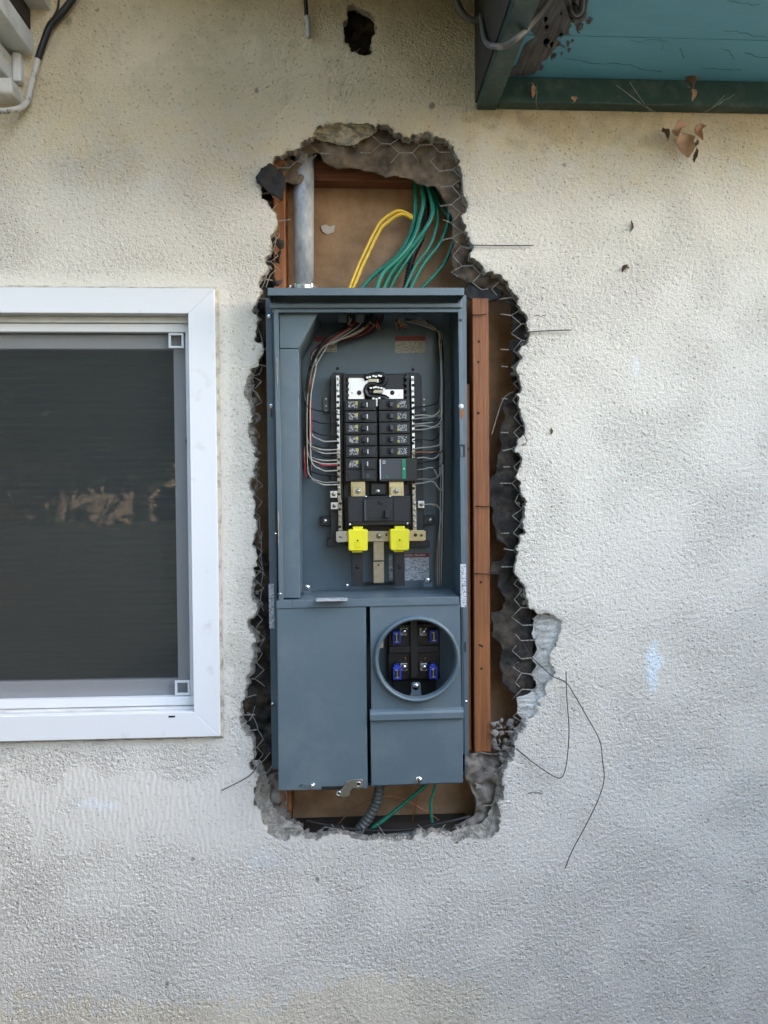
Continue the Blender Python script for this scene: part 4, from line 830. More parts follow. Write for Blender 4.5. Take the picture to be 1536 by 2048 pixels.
# meter socket inside the ring
pb('socket_back', 'steel_dark', 745, 1215, 925, 1410, .050, .052, 0)
pb('socket_base', 'black', 776, 1250, 880, 1303, .020, .050, .0015); pb('socket_base', 'black', 776, 1306, 880, 1358, .020, .050, .0015); pb('socket_base', 'blackm', 786, 1356, 872, 1400, .035, .050, .0015)
pb('socket_rib', 'black2', 820, 1240, 836, 1356, .010, .050, .001); pb('socket_bar', 'black2', 778, 1294, 878, 1304, .012, .050, .001)
for (x, y) in ((791,1299),(803,1299),(849,1299),(862,1299)): pb('bar_notch', 'ink', x-3, y-3, x+3, y+2, .0115, .013, 0)
for i, (x, y) in enumerate(((793.5,1275),(868,1272.5),(794.5,1347),(867,1345.5))):
    j = pb('meter_jaw', 'blue_plastic', x-8.5, y-12, x+8.5, y+12.5, -.004, .022, .001)
    pb('jaw_slot', 'ink', x-5, y-7, x+5, y+9, -.0047, -.003, 0, j); pb('jaw_blade', 'zinc', x-.9, y-7, x+.9, y+9, -.0065, -.004, .0003, j); pb('jaw_blade', 'zinc', x-4, y-7.5, x+2, y-6, -.006, -.004, .0003, j); pb('jaw_blade', 'zinc', x-3, y+8, x+4, y+9.5, -.006, -.004, .0003, j)
    if i > 1: pb('jaw_tab', 'blue_plastic', x-6, y-17, x+4, y-11.5, 0, .018, .001, j)
for i, (x, y) in enumerate(((808,1263),(847,1263.5),(808,1334),(848,1334))):
    lug = pb('terminal_lug', 'zinc_dark', x-8, y-7, x+7, y+8, .006, .022, .0012); screw(x+.5, y, .005, .0058, parent=lug, slot=.9, h=.0035)
    MB().cyl(L(x+2, y+(10 if i == 0 else -12), .012), (0, -.3, 1 if i < 2 else 1), .0014, .008, 8).build('copper_stub', MAT['copper'], lug, True)
bk = pp_('ground_clip', 'steel_paint', [(823,1367),(826,1364.5),(838,1364.5),(841,1367),(842,1385),(844,1392),(820,1392),(822.5,1385)], -.020, -.017, .001); screw(832, 1373, -.0205, .0068, parent=bk, slot=.75)
pb('corner_bracket', 'zinc', 757, 1276, 767, 1296, .02, .022, .0005); screw(770, 1372, .03, .0016, slot=None)
# labels
lb = pb('side_label', 'fine_print', 537, 1168, 549, 1257, -.0028, -.0022, 0); lb['label'] = 'white label strip on the left flange'
lb = pb('side_label', 'fine_print', 920.5, 1128, 933, 1214, UF-.0012, UF-.0005, 0); lb['label'] = 'white printed label strip on the right rim'
lb = pb('warning_label', 'cream_print', 790, 682, 851, 706, DB-.0006, DB-.0001, 0); pb('red_header', 'red_print', 790, 672.5, 851, 681.8, DB-.0006, DB-.0001, 0, lb)
lb2 = pb('warning_label', 'cream_print', 640, 684, 674, 704, DB-.0006, DB-.0001, 0); pb('red_header', 'red_print', 630, 674, 674, 683.6, DB-.0006, DB-.0001, 0, lb2)
lb3 = pb('warning_label', 'fine_print', 809, 1114.5, 858.5, 1160, DB-.0006, DB-.0001, 0); rh = pb('red_header', 'red_print', 809, 1106.5, 858.5, 1114.3, DB-.0006, DB-.0001, 0, lb3)
def text(body, px, py, d, h, m, parent, name='lettering', rot=0):
    cu = bpy.data.curves.new('t', 'FONT'); cu.body = body; cu.size = h; cu.align_x = 'CENTER'; cu.align_y = 'CENTER'
    t = bpy.data.objects.new('t', cu); C.objects.link(t); dg = bpy.context.evaluated_depsgraph_get(); me = bpy.data.meshes.new_from_object(t.evaluated_get(dg)); bpy.data.objects.remove(t)
    me.materials.clear(); me.materials.append(MAT[m]); o = bpy.data.objects.new(name, me); C.objects.link(o); o.parent = parent; o.location = L(px, py, d)
    o.rotation_euler = (R(90), rot, 0); return o
text('DANGER / PELIGRO', 827, 1110.6, DB-.0009, .0058, 'paper_white', lb3)
pb('warning_label', 'fine_print', 777.5, 1109, 785.5, 1160, DB-.0006, DB-.0001, 0)
pb('reflective_label', 'dark_print', 903, 868, 914, 900, -.012, -.0115, 0) if False else None
# flange hardware
screw(539, 633, -.0025, .0046, slot=None); screw(543, 812, -.0025, .0046, slot=.2); pb('keyhole', 'ink', 541, 818, 547, 834, -.0026, -.002, 0)
c = L(922.5, 813, UF-.0006); MB().dome(c, (0, -1, 0), .0052, .003, 14).build('screw', MAT['paper_white'], panel, True)
pb('keyhole', 'wood', 920, 820, 928, 833, UF-.0008, UF-.0003, 0); pb('keyhole', 'wood', 922.5, 833, 925.5, 838, UF-.0008, UF-.0003, 0)
screw(921.5, 640, UF-.0005, .0026, 'ink', slot=None, h=.0006)
pb('catch', 'steel_paint', 920.5, 893, 926, 912, UF-.004, UF-.0006, .0006); pb('catch_slot', 'ink', 926.3, 889, 930, 914, UF-.0012, UF-.0005, 0); pb('catch_slot', 'ink', 919, 889, 928, 892.5, UF-.0014, UF-.0005, 0)
screw(931.5, 1403, -.0025, .0036, slot=None); screw(545.5, 1408, -.0025, .0036, slot=None); pb('knockout', 'ink', 928.5, 1284, 932, 1304, -.0026, -.002, 0)
screw(560.5, 1188, -.05, .0036); screw(551, 1067, -.052, .002, slot=None)
screw(675, 737, DB-.0002, .003, 'ink', slot=None, h=.0006); screw(826, 739, DB-.0002, .003, 'ink', slot=None, h=.0006)
for x, ys in ((652, (798, 812, 822)), (848, (799, 810, 819))):
    t = pb('mount_tab', 'steel_paint', x-6, 793, x+6, 825, .088, .0955)
    for y in ys: screw(x, y, .0878, .0022, 'zinc', parent=t, slot=None, h=.0006)
for k, (x0, x1) in enumerate(((676, 694), (712, 728), (800, 812), (835, 846))): pb('top_knockout', 'steel_paint', x0, 628, x1, 645, .02, .022, .001)
# load centre interior
base_ = pp_('interior_base', 'black2', [(661,752),(667,745),(686,745),(686,1092),(654,1092),(654,1080),(661,1076)], .062, .0975, .001)
pp_('interior_base', 'black2', [(816,745),(836,745),(843,752),(848,1076),(860,1082),(860,1094),(820,1094)], .062, .0975, .001)
pb('interior_base', 'black', 684, 748, 821, 1090, .066, .0975, .001)
for sx, ws in ((686, 1), (812, -1)):
    rl = pb('breaker_rail', 'black', sx, 746, sx+9, 968, .050, .066, .0008)
    for k in range(18): pb('rail_tooth', 'black2', sx+(6 if ws > 0 else -3), 752+k*12, sx+(12 if ws > 0 else 3), 757+k*12, .047, .055, 0, rl)
pb('bus_plate', 'black2', 694, 749, 809, 799, .056, .066, .001)
bl = pp_('bus_bar', 'tin', [(696,755.5),(728,755.5),(731,760),(757,758),(757,767),(736,769),(730,776),(729,798.5),(696,798.5)], .050, .056, .0008)
br2 = pp_('bus_bar', 'tin', [(747,782),(758,781),(774,778.5),(807,778.5),(807,798),(776,798),(770,793),(747,790)], .050, .056, .0008)
for (x, y, pr) in ((718.5,785.5,bl),(784.5,785.5,br2)): screw(x, y, .0495, .0046, 'black2', parent=pr, slot=None, h=.003)
for (x, y, pr) in ((704,786,bl),(798,790,br2)): screw(x, y, .0495, .0011, 'ink', parent=pr, slot=None, h=.0004)
def sbend(pts): return MB().tube(spline([L(x, y, .046) for x, y in pts], 8), .0042, 10, flat=1.6)
sbend([(728,757),(744,751),(762,749.5),(770,757),(766,768),(752,770)]).build('bus_insulator', MAT['black'], panel, True); sbend([(752,770),(738,771),(732,780),(737,790),(752,792),(768,794),(776,799)]).build('bus_insulator', MAT['black'], panel, True)
for (x, y) in ((735,755),(740,754),(747,752),(752,753),(758,751),(762,752),(742,776),(748,775),(752,774),(757,775),(763,776),(768,778),(747,797),(753,798),(759,796)): pb('bus_finger', 'tin', x-2.2, y-1.6, x+2, y+1.6, .0395, .042, 0)
for (x, y) in ((746,762),(757,784)): pb('bus_finger', 'dull_brass', x-9, y-4, x+9, y+1.5, .041, .047, 0)
pb('stab', 'tin', 752, 800, 755.5, 812, .045, .056, 0)
for x0, y0, x1, y1 in ((672,751,680.5,900),(673.5,900,682,1000),(676,1000,685,1062),(822.5,752,830,900),(823.5,900,831.5,1000),(825,1000,833.5,1061)):
    nb_ = pb('neutral_bar', 'tin' if y1 < 950 else 'dull_brass', x0, y0, x1, y1-.6, .046, .056, .0005); y = y0+7
    while y < y1-4:
        screw((x0+x1)/2+random.uniform(-.6, .6), y, .0458, .0029, random.choice(('zinc', 'black2', 'black2')), parent=nb_, slot=random.uniform(-1, 1), h=.0012); y += 11.6
def breaker(x0, y0, x1, y1, left):
    b_ = pb('circuit_breaker', 'black', x0, y0, x1, y1, .030, .064, .0008)
    pb('breaker_face', 'black2', x0+(6 if left else 4), y0+2.5, x1-(4 if left else 7), y1-3, .0285, .0305, .0005, b_)
    ym = (y0+y1)/2-1
    def px_(f): return x0+f if left else x1-f
    A, B = sorted((px_(6.5), px_(25))); pb('breaker_label', 'breaker_print', A, ym-6, B, ym+7, .0281, .0286, 0, b_)
    A, B = sorted((px_(20.5), px_(25.5))); pb('breaker_mark', 'brass' if False else 'yellow_print', A, ym-6 if left else ym+2, B, ym+1 if left else ym+7, .0278, .0282, 0, b_)
    A, B = sorted((px_(33), px_(48))); pb('handle_slot', 'blackm', A, ym-5.5, B, ym+6, .0280, .0286, 0, b_)
    A, B = (px_(33), px_(41)) if left else sorted((px_(33), px_(40))); pb('breaker_handle', 'black' if left else 'handle_grey', A, ym-4.5, B, ym+5, .0185, .030, .0012, b_)
    if left: pb('breaker_flag', 'paper_white', px_(43), ym-4, px_(45.5), ym+5, .0276, .0280, 0, b_)
    return b_
MAT['yellow_print'] = M('yellow_print', (0.45, 0.38, 0.10), .5, 0, .1, 60); MAT['handle_grey'] = M('handle_grey', (0.06, 0.06, 0.07), .4, 0, .1, 60)
ys = [(799, 820.5), (822.5, 844), (846, 867.5), (869.5, 891), (893, 914.5)]
for i, (y0, y1) in enumerate(ys):
    breaker(690+i*.4, y0, 752.5+i*.4, y1, True); breaker(757.5+i*.3, y0-1, 819.5+i*.3, y1-1, False)
b2 = breaker(691, 917, 754, 939, True); b3 = pb('circuit_breaker', 'black', 691, 940, 754, 962, .030, .064, .0008)
pb('handle_tie', 'black2', 722.5, 922, 729, 958, .017, .024, .001, b3); pb('breaker_face', 'black2', 697, 943, 748, 959, .0285, .0305, .0005, b3); pb('breaker_flag', 'grey_print', 733, 948, 739, 956, .0276, .0283, 0, b3)
sp = pb('surge_module', 'olive', 758, 916.5, 835, 962, .024, .064, .0012)
pb('module_face', 'grey_print', 761.5, 918.5, 803.5, 957.5, .0232, .0242, 0, sp); pb('module_stripe', 'green_print', 804, 918, 812, 957.5, .0232, .0242, 0, sp); pb('module_edge', 'paper_white', 759.5, 919, 762, 958.5, .0230, .0242, 0, sp)
pb('module_mark', 'paper_white', 765.5, 921.5, 770.5, 927.5, .0228, .0232, 0, sp); pb('module_mark', 'grey_print', 766.5, 922.5, 769.5, 926.5, .0226, .0228, 0, sp); pb('module_mark', 'paper_white', 806.5, 936, 809.5, 939, .0228, .0232, 0, sp)
text('T T', 792, 932, .0228, .007, 'handle_grey', sp, rot=-1.2); pb('module_light', 'green_print', 773, 952, 777, 954.5, .0228, .0232, 0, sp)
# main breaker
for x0, x1, xs_ in ((701.5, 731, 716.5), (778, 808, 792.5)):
    lg = pb('main_lug', 'brass', x0, 963, x1, 995, .040, .060, .0008); pb('lug_face', 'brass', x0+2.5, 974, x1-4, 994, .036, .041, .0008, lg)
    c = L(xs_, 982, .0358); MB().cyl(c, (0, -1, 0), .0062, .004, 6).build('hex_nut', MAT['dull_brass'], lg, False, .0006); screw(xs_, 982, .0316, .0034, 'zinc', parent=lg, slot=.5)
pb('centre_post', 'black', 741, 966, 771, 990, .040, .062, .002); screw(755.5, 983, .0395, .0046, 'zinc')
mbk = pb('main_breaker', 'black', 694, 993, 822.5, 1050, .022, .066, .0016)
pb('breaker_wing', 'black2', 696.5, 997, 726, 1043, .0208, .0225, .0006, mbk); pb('breaker_wing', 'black2', 787, 997, 819, 1043, .0208, .0225, .0006, mbk); pb('breaker_centre', 'black2', 728, 1000, 785, 1041.5, .0145, .0225, .001, mbk)
pb('trim_line', 'grey_print', 728.5, 1001, 732.5, 1041, .0139, .0148, 0, mbk); pb('handle_window', 'ink', 736.5, 1019.5, 779, 1037, .0138, .0147, 0, mbk); pb('window_panel', 'olive', 738, 1021, 766, 1035, .0133, .0139, 0, mbk)
pb('main_handle', 'black2', 769.5, 1020.5, 778.5, 1036, .0030, .0140, .0012, mbk); pb('trip_button', 'black', 757, 1000.5, 765.5, 1008, .0120, .0150, .0006, mbk)
for x, y in ((749, 1011.5), (771.5, 1011.5)): screw(x, y, .0143, .0014, 'ink', parent=mbk, slot=None, h=.0003)
for x, y in ((732, 993.5), (780, 993), (699.5, 1049), (815, 1047)): screw(x, y, .0212, .0027, 'chrome', parent=mbk, slot=None)
for (x0, y0) in ((660.5, 982), (661.5, 1005)):
    w_ = pb('ground_lug', 'tin', x0, y0, x0+14, y0+13.5, .046, .056, .0008); screw(x0+7, y0+6.5, .0455, .004, 'dull_brass', parent=w_, slot=.8)
w_ = pb('ground_lug', 'tin', 836, 1002, 849, 1016, .046, .056, .0008); screw(842.5, 1009, .0455, .0042, 'dull_brass', parent=w_, slot=.5)
for x0, x1, xs_, y in ((640, 664, 650, 1042), (838, 869, 860.5, 1040)):
    t = pb('mount_ear', 'black', x0, y-9, x1, y+9, .070, .0975, .0015); screw(xs_, y, .0695, .0046, 'zinc', parent=t)
pp_('cross_bar', 'zinc', [(672,1064),(676,1062.5),(697,1062),(697,1083),(676,1085),(672,1082)], .044, .047, .0006); pp_('cross_bar', 'dull_brass', [(697.3,1062),(780,1062),(780,1083),(697.3,1083)], .0445, .047, .0004)
cb = pp_('cross_bar', 'brass', [(780.3,1061),(848,1060.5),(852,1063),(852,1080),(846,1082),(780.3,1083)], .044, .047, .0006)
screw(757.5, 1072, .0438, .0054, 'dull_brass', parent=cb); screw(681.5, 1073.5, .0436, .003, 'zinc'); screw(831, 1070, .0436, .0034, 'ink', parent=cb, slot=None, h=.0008); pb('bar_hole', 'ink', 840.5, 1068.5, 845, 1073, .0436, .0442, 0, cb); pb('bar_hole', 'ink', 771, 1067, 775, 1072, .0440, .0446, 0, cb)
for x0, x1, dy in ((696, 736, 1), (780, 819, 0)):
    yc = pp_('lug_cap', 'yellow_plastic', [(x0+2,1058+dy),(x1-2,1058+dy),(x1,1061+dy),(x1-.5,1098+dy),(x1-3,1101+dy),(x0+3,1101+dy),(x0+1,1098+dy),(x0,1061+dy)], .012, .050, .0022)
    pb('cap_tab', 'yellow_plastic', x0+9.5, 1052.5+dy, x0+30, 1059+dy, .014, .040, .001, yc); pb('cap_lip', 'yellow_plastic', x0+8, 1101+dy, x0+28, 1104+dy, .018, .040, .001, yc)
    for (xa, ya, xb, yb_) in ((13,1083,24,1083.9),(13,1094,24,1094.9),(13,1083,13.9,1094.9),(23.1,1083,24,1094.9)): pb('cap_emblem', 'cap_shade', x0+xa, ya+dy, x0+xb, yb_+dy, .0116, .0121, 0, yc)
    MAT.setdefault('cap_shade', None)
    text('L', x0+18.5, 1089+dy, .0116, .009, 'cap_shade', yc); screw(x0+19.5, 1080+dy, .0119, .0016, 'ink', parent=yc, slot=None, h=.0003)
    lg = pb('bus_leg', 'black2', x0+9, 1100, x0+30, 1172, .052, .058, .0008); screw(x0+19, 1134, .0517, .0036, 'black', parent=lg, slot=None)
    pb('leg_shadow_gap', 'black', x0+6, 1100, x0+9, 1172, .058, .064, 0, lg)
sg = pb('neutral_strap', 'dull_brass', 746.5, 1083, 768.5, 1121, .056, .058, .0008); pb('neutral_strap', 'dull_brass', 746.5, 1123, 768.5, 1166, .066, .068, .0008); screw(757, 1130, .0657, .0018, 'ink', slot=None, h=.0003)
pb('strap_slot', 'ink', 726, 1166, 790, 1170, .085, .09, 0)
# circuit wires inside the panel
WM = {'k': 'black_ins', 'w': 'white_ins', 'g': 'grey_ins', 'r': 'red_ins', 'c': 'copper'}
def pw(pts, m, r=.0014):
    MB().tube(spline([L(*p) for p in pts], 7), r, 6).build('circuit_wire', MAT[WM[m]], panel, True)
lft = [(822,'k'),(846,'k'),(870,'k'),(882,'w'),(894,'k'),(899,'w'),(906,'w'),(913,'k'),(920,'w'),(927,'w'),(930,'r'),(941,'w'),(949,'k'),(964,'g'),(969,'w')]
for i, (y, m) in enumerate(lft):
    u = i/len(lft); tx = 700+62*((i*5) % 15)/15; bx = 608.5+((i*4) % 15)*.9; dd = .035+.035*((i*7) % 15)/15
    pw([(tx, 632, .055), (tx-6, 648, .055), (tx-28-10*u, 668, dd), (636-12*u+((i*3) % 5)*4, 700, dd), (617+((i*4) % 15)*1.0, 740, dd), (bx, 800, dd), (bx, y-40, dd), (bx+5, y-12, dd), (bx+22, y-2, .045), (652, y+1, .044), (676, y, .045)], m)
for k in range(16):
    tx = 700+k*4.5; m = 'kkkrkkwkkkckkrkk'[k]; bx = 608+((k*5) % 16)*1.0; k *= .6; pw([(tx, 630, .06), (tx-8, 650, .05), (tx-40, 672, .03+.004*k), (640-k, 698, .03+.004*k), (620+k*.6, 745, .03+.005*k), (bx, 830, .04+.004*k), (bx-1, 900, .05), (bx-1+k*.4, 940+k*2, .055)], m)
rgt = [(814,'k'),(832,'w'),(838.5,'w'),(844,'k'),(849,'w'),(854,'w'),(860,'w'),(881,'k'),(898,'w'),(905,'c'),(912,'k'),(918,'w'),(926,'k'),(938,'k'),(941,'w'),(959,'g'),(968,'w')]
for i, (y, m) in enumerate(rgt):
    bx = 879+((i*5) % 17)*.55; dd = .03+.03*((i*7) % 17)/17; dr = 8 if i % 2 else -6
    pw([(826, y, .045), (846, y-1-(i % 3), .044), (866, y-3+dr*.3, .044), (bx-3, y+(12 if i in (14, 16) else -10), dd), (bx, y-30, dd), (bx, 740, dd), (bx-3, 690, .06), (bx-8, 662, .07), (850-i*3, 640, .07)], m)
pw([(849,1009,.044),(866,1008.5,.044),(876,1013,.046),(881,1026,.05),(879,1060,.06),(876,1100,.07),(875,1172,.075)], 'w', .0012); pw([(862,1009.5,.048),(878,1016,.05),(882,1035,.055),(877,1075,.065),(873,1120,.07),(873,1172,.075)], 'c', .0012)
for k, m in enumerate('wkgwk'): pw([(876-k, 665, .075), (880+k*1.2, 700, .07), (882+k*1.5, 850, .065), (881+k*1.6, 1000, .07), (879+k*1.2, 1172, .078)], m, .0014)
for k in range(22):
    x = random.choice((690, 700, 706, 745, 750, 758, 800, 806, 812))+random.uniform(-5, 5); y = 640+random.uniform(-6, 8)
    pw([(x, y-14, .06), (x+random.uniform(-6, 6), y-3, .052), (x+random.uniform(-9, 9), y+6, .05), (x+random.uniform(-14, 10), y+14, .056)], random.choice('kwkcg'), .0015)

# ------------------------------------------------------------------ window
win = empty('window', P(200, 1476, 0)); WO = win.location.copy()
tag(win, 'white vinyl window with insect screen and dark pleated shade behind the glass', 'window')
def wb(name, m, x0, y0, x1, y1, df, db, bev=0.001, parent=None):
    a = P(x0, y0, df)-WO; b = P(x1, y1, df)-WO
    return MB().box((a.x, a.y, a.z), (b.x, a.y+(db-df), b.z)).build(name, MAT[m], parent or win, bev=bev)
XL = -560
fz0, fz1 = P(435, 1473, -.014).z, P(428, 577, -.014).z; fx1 = P(434.5, 1024, -.014).x; ix = P(381.5, 1024, -.014).x; iz1 = P(375, 627, -.014).z; iz0 = P(388, 1424, -.014).z; fx0 = P(XL, 1024, -.014).x; jx0 = P(XL+54, 1024, -.014).x
def wbox(name, m, x0, x1, z0, z1, y0, y1, bev=.001, parent=None): return MB().box((x0-WO.x, y0-WO.y, z0-WO.z), (x1-WO.x, y1-WO.y, z1-WO.z)).build(name, MAT[m], parent or win, bev=bev)
fo = [(fx0, fz0), (fx1, fz0), (fx1, fz1), (fx0, fz1)]; fi = [(jx0, iz0), (ix, iz0), (ix, iz1), (jx0, iz1)]
for i, nm in enumerate(('frame_sill', 'frame_jamb', 'frame_head', 'frame_jamb')):
    j = (i+1) % 4; q = [fo[i], fo[j], fi[j], fi[i]]; MB().prism([(p[0]-WO.x, p[1]-WO.z) for p in q], -.014-WO.y, .045-WO.y).build(nm, MAT['vinyl'], win, bev=.0012)
SC = .020
for i in range(4):
    j = (i+1) % 4; g_ = .0065; oo = [(fx0-g_, fz0-g_), (fx1+g_, fz0-g_), (fx1+g_, fz1+g_), (fx0-g_, fz1+g_)]; A_, B_ = Vector(oo[i]), Vector(oo[j]); C_, D_ = Vector(fo[j]), Vector(fo[i]); pts_o = []; pts_i = []
    for q in range(61):
        t = q/60; nrm_ = (A_-D_).normalized(); pts_o.append(A_.lerp(B_, t)+nrm_*random.uniform(-.003, .0012)); pts_i.append(D_.lerp(C_, t))
    vs_ = [(p[0]-WO.x, -.0035-WO.y+random.uniform(0, .002), p[1]-WO.z) for p in pts_o]+[(p[0]-WO.x, -.0075-WO.y, p[1]-WO.z) for p in pts_i]
    MB().add(vs_, [(q, q+1, 62+q, 61+q) for q in range(60)]).build('caulk_bead', MAT['caulk'], win)
wbox('head_stop', 'vinyl_old', jx0, ix-.0003, iz1-.013, iz1-.0003, .010, .045); wbox('track_head', 'vinyl', jx0, ix-.0003, P(0, 664, SC).z, iz1-.0135, .004+.012, .045)
wbox('track_sill', 'vinyl', jx0, ix-.0003, P(200, 1412, SC).z, P(200, 1395, SC).z, .012, .045); wbox('sill_ledge', 'vinyl_old', jx0, ix-.0003, iz0+.0003, P(200, 1413.5, SC).z, .002, .045)
wbox('track_jamb', 'vinyl', P(372.5, 1024, SC).x+.004, ix-.0003, P(200, 1394.5, SC).z, P(0, 664.5, SC).z, .014, .045)
sz1 = P(0, 668, .03).z; sz0 = P(200, 1393, .03).z; sx1 = P(378, 1024, .03).x
gx1 = P(352.5, 1024, .04).x; gz1 = P(200, 699, .04).z; gz0 = P(200, 1360, .04).z
so_ = [(jx0-.01, sz0), (sx1, sz0), (sx1, sz1), (jx0-.01, sz1)]; si_ = [(jx0+.02, gz0), (gx1, gz0), (gx1, gz1), (jx0+.02, gz1)]
for i, nm in enumerate(('sash_rail', 'sash_stile', 'sash_rail', 'sash_stile')):
    j = (i+1) % 4; q = [so_[i], so_[j], si_[j], si_[i]]; MB().prism([(p[0]-WO.x, p[1]-WO.z) for p in q], .034-WO.y, .060-WO.y).build(nm, MAT['vinyl'], win, bev=.0012)
wbox('glass_pane', 'glass', jx0+.018, gx1+.003, gz0-.003, gz1+.003, .048, .0485, 0)
wbox('insect_screen', 'screen', jx0+.002, P(375, 1024, SC).x, P(200, 1394, SC).z, P(0, 665, SC).z, .024, .0243, 0)
for (x, y) in ((352, 681), (364.5, 1376)):
    mb = MB(); s = .0148
    a = P(x, y, .016)-WO; r_ = .0042
    for (u0, v0, u1, v1) in ((-s, s-r_, s, s), (-s, -s, s, -s+r_), (-s, -s+r_, -s+r_, s-r_), (s-r_, -s+r_, s, s-r_)): mb.box((a.x+u0, a.y, a.z+v0), (a.x+u1, a.y+.006, a.z+v1))
    mb.build('corner_pull', MAT['vinyl'], win, bev=.0006)
wbox('weep_slot', 'ink', P(337, 1432, -.0143).x, P(350, 1432, -.0143).x, P(343, 1435, -.0143).z, P(343, 1431.5, -.0143).z, -.0146, -.0139, 0)
# pleated shade
mb = MB(); zt, zb = gz1+.02, gz0-.02; x0, x1 = jx0, gx1+.03; z = zt; row = []; k = 0
while z > zb: row.append((z, .072 if k % 2 else .094)); z -= .0068; k += 1
vs_ = []; fs = []
for (z, y) in row: vs_ += [(x0-WO.x, y-WO.y, z-WO.z), (x1-WO.x, y-WO.y, z-WO.z)]
for i in range(len(row)-1): fs.append((2*i, 2*i+1, 2*i+3, 2*i+2))
sh = mb.add(vs_, fs).build('pleated_shade', MAT['shade'], win); so = sh.modifiers.new('thick', 'SOLIDIFY'); so.thickness = .0008

# ------------------------------------------------------------------ teal eave on the right, brown soffit, white beam on the left
ev = empty('eave', P(1250, 205, 0)); EO = ev.location.copy(); tag(ev, 'teal painted wooden eave with dark green trim boards and peeling corner', 'eave')
zs_ = P(1250, 208, -.03).z; zt_ = P(1250, 160, -.03).z; xe0 = P(953, 200, -.0).x; xe1 = P(992, 200, 0).x; EX = 3.0; EY = -0.36
def eb(name, m, a, b, bev=.002): return MB().box(Vector(a)-EO, Vector(b)-EO).build(name, MAT[m], ev, bev=bev)
eb('ledger_board', 'green_paint', (xe1+.001, .001, zs_), (EX, -.030, zt_+.02))
sd = eb('side_board', 'green_paint', (xe0, .001, zs_-.002), (xe1, EY-.03, zs_+.045))
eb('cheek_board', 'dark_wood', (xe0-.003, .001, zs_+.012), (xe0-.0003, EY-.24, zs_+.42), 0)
# soffit boards laid along the wall
yy = -.0303; w = .138; i = 0
while yy > EY+.01:
    y2 = max(yy-w, EY)
    eb('soffit_board', 'teal', (xe1+.001, yy-.0008, zt_+random.uniform(0, .0015)), (EX, y2+.0008, zt_+.02), .0012); yy = y2; i += 1
eb('front_fascia', 'green_paint', (xe1+.001, EY-.001, zt_+.001), (EX, EY-.03, zt_+.10))
# bare patch where the paint has peeled
pz = zt_-.0008
def peel(poly):
    mb = MB(); pts = []
    for (x, y) in poly:
        r = CAMR @ Vector(((x-CX)/F, -(y-CY)/F, -1)); t = (pz-CAMP.z)/r.z; pts.append(CAMP+r*t)
    rg = random.Random(2); out = []
    for lv in range(3):
        out = []
        for i in range(len(pts)):
            a, b = pts[i], pts[(i+1) % len(pts)]; m_ = (a+b)/2; e = b-a; k = rg.gauss(0, .14); m_ = m_+Vector((-e.y, e.x, 0))*k; out += [a, m_]
        pts = out
    n = len(pts); vs_ = [p-EO for p in pts]+[p-EO+Vector((0, 0, .0004)) for p in pts]
    return mb.add(vs_, [tuple(range(n)), tuple(range(2*n-1, n-1, -1))]+[(i, i+n, (i+1) % n+n, (i+1) % n) for i in range(n)])
pe = peel([(1036,-30),(1060,30),(1010,140),(1022,152),(1050,152),(1085,140),(1095,118),(1118,92),(1130,98),(1128,70),(1142,72),(1140,45),(1160,60),(1172,36),(1170,-30)][::1]); p_ = pe.build('peeled_patch', MAT['bare_wood'], ev); p_['label'] = 'grey bare wood where the teal paint has peeled'
for crk in ([(1130,118),(1160,121),(1190,128),(1225,127),(1262,131),(1290,140),(1322,144)],[(1262,80),(1280,84),(1300,79),(1335,83)],[(1440,98),(1455,102),(1470,117)],[(1448,62),(1480,64),(1505,72),(1536,74)],[(1405,136),(1440,139),(1482,140)],[(1318,75),(1326,92),(1322,100)],[(1360,95),(1368,118)],[(1490,105),(1510,112),(1536,116)],[(1455,3),(1500,9),(1520,10)]):
    pts = []
    for (x, y) in crk:
        r = CAMR @ Vector(((x-CX)/F, -(y-CY)/F, -1)); t = (zt_-.0002-CAMP.z)/r.z; pts.append(CAMP+r*t-EO)
    MB().tube([p+Vector((random.uniform(-.002, .002), random.uniform(-.002, .002), 0)) for p in spline(pts, 5)], .0004, 4, rf=lambda q: .5+.7*random.random()).build('paint_crack', MAT['green_paint'], ev)
for k in range(16):
    x0 = 1085+random.uniform(0, 95); y0 = 40+random.uniform(-30, 100)*(1-(x0-1085)/140); q = random.uniform(3, 8)
    peel([(x0+q*random.uniform(.5, 1)*math.cos(a), y0+1.7*q*random.uniform(.5, 1)*math.sin(a)) for a in (0, 1, 2.1, 3.1, 4.2, 5.2)]).build('paint_chip', MAT['bare_wood'], ev)
# main roof eave above the picture
rf = empty('roof_eave', (0, 0, 2.70)); tag(rf, 'brown timber eave above the stucco wall', 'eave')
def rb(name, m, a, b): return MB().box(Vector(a)-rf.location, Vector(b)-rf.location).build(name, MAT[m], rf)
rb('soffit', 'brown_soffit', (-6, 0.0, 2.70), (6, -.28, 2.72)); rb('fascia', 'brown_soffit', (-6, -.28, 2.66), (6, -.30, 2.80))
rb('low_soffit', 'brown_soffit', (P(585, 0).x, 0.0, 2.447), (xe0-.004, -.60, 2.46)); rb('shade_beam', 'brown_soffit', (P(585, 0).x, -.60, 2.13), (xe0-.004, -.62, 2.69))  # front beam is added out of view to darken the top centre wall
rb('low_end', 'brown_soffit', (P(585, 0).x-.02, 0, 2.447), (P(585, 0).x-.0005, -.60, 2.695))
rb('left_soffit', 'brown_soffit', (-.56, 0.0, 2.49), (P(585, 0).x-.021, -.12, 2.505)); rb('left_fascia', 'brown_soffit', (-.56, -.12, 2.475), (P(585, 0).x-.021, -.14, 2.69))
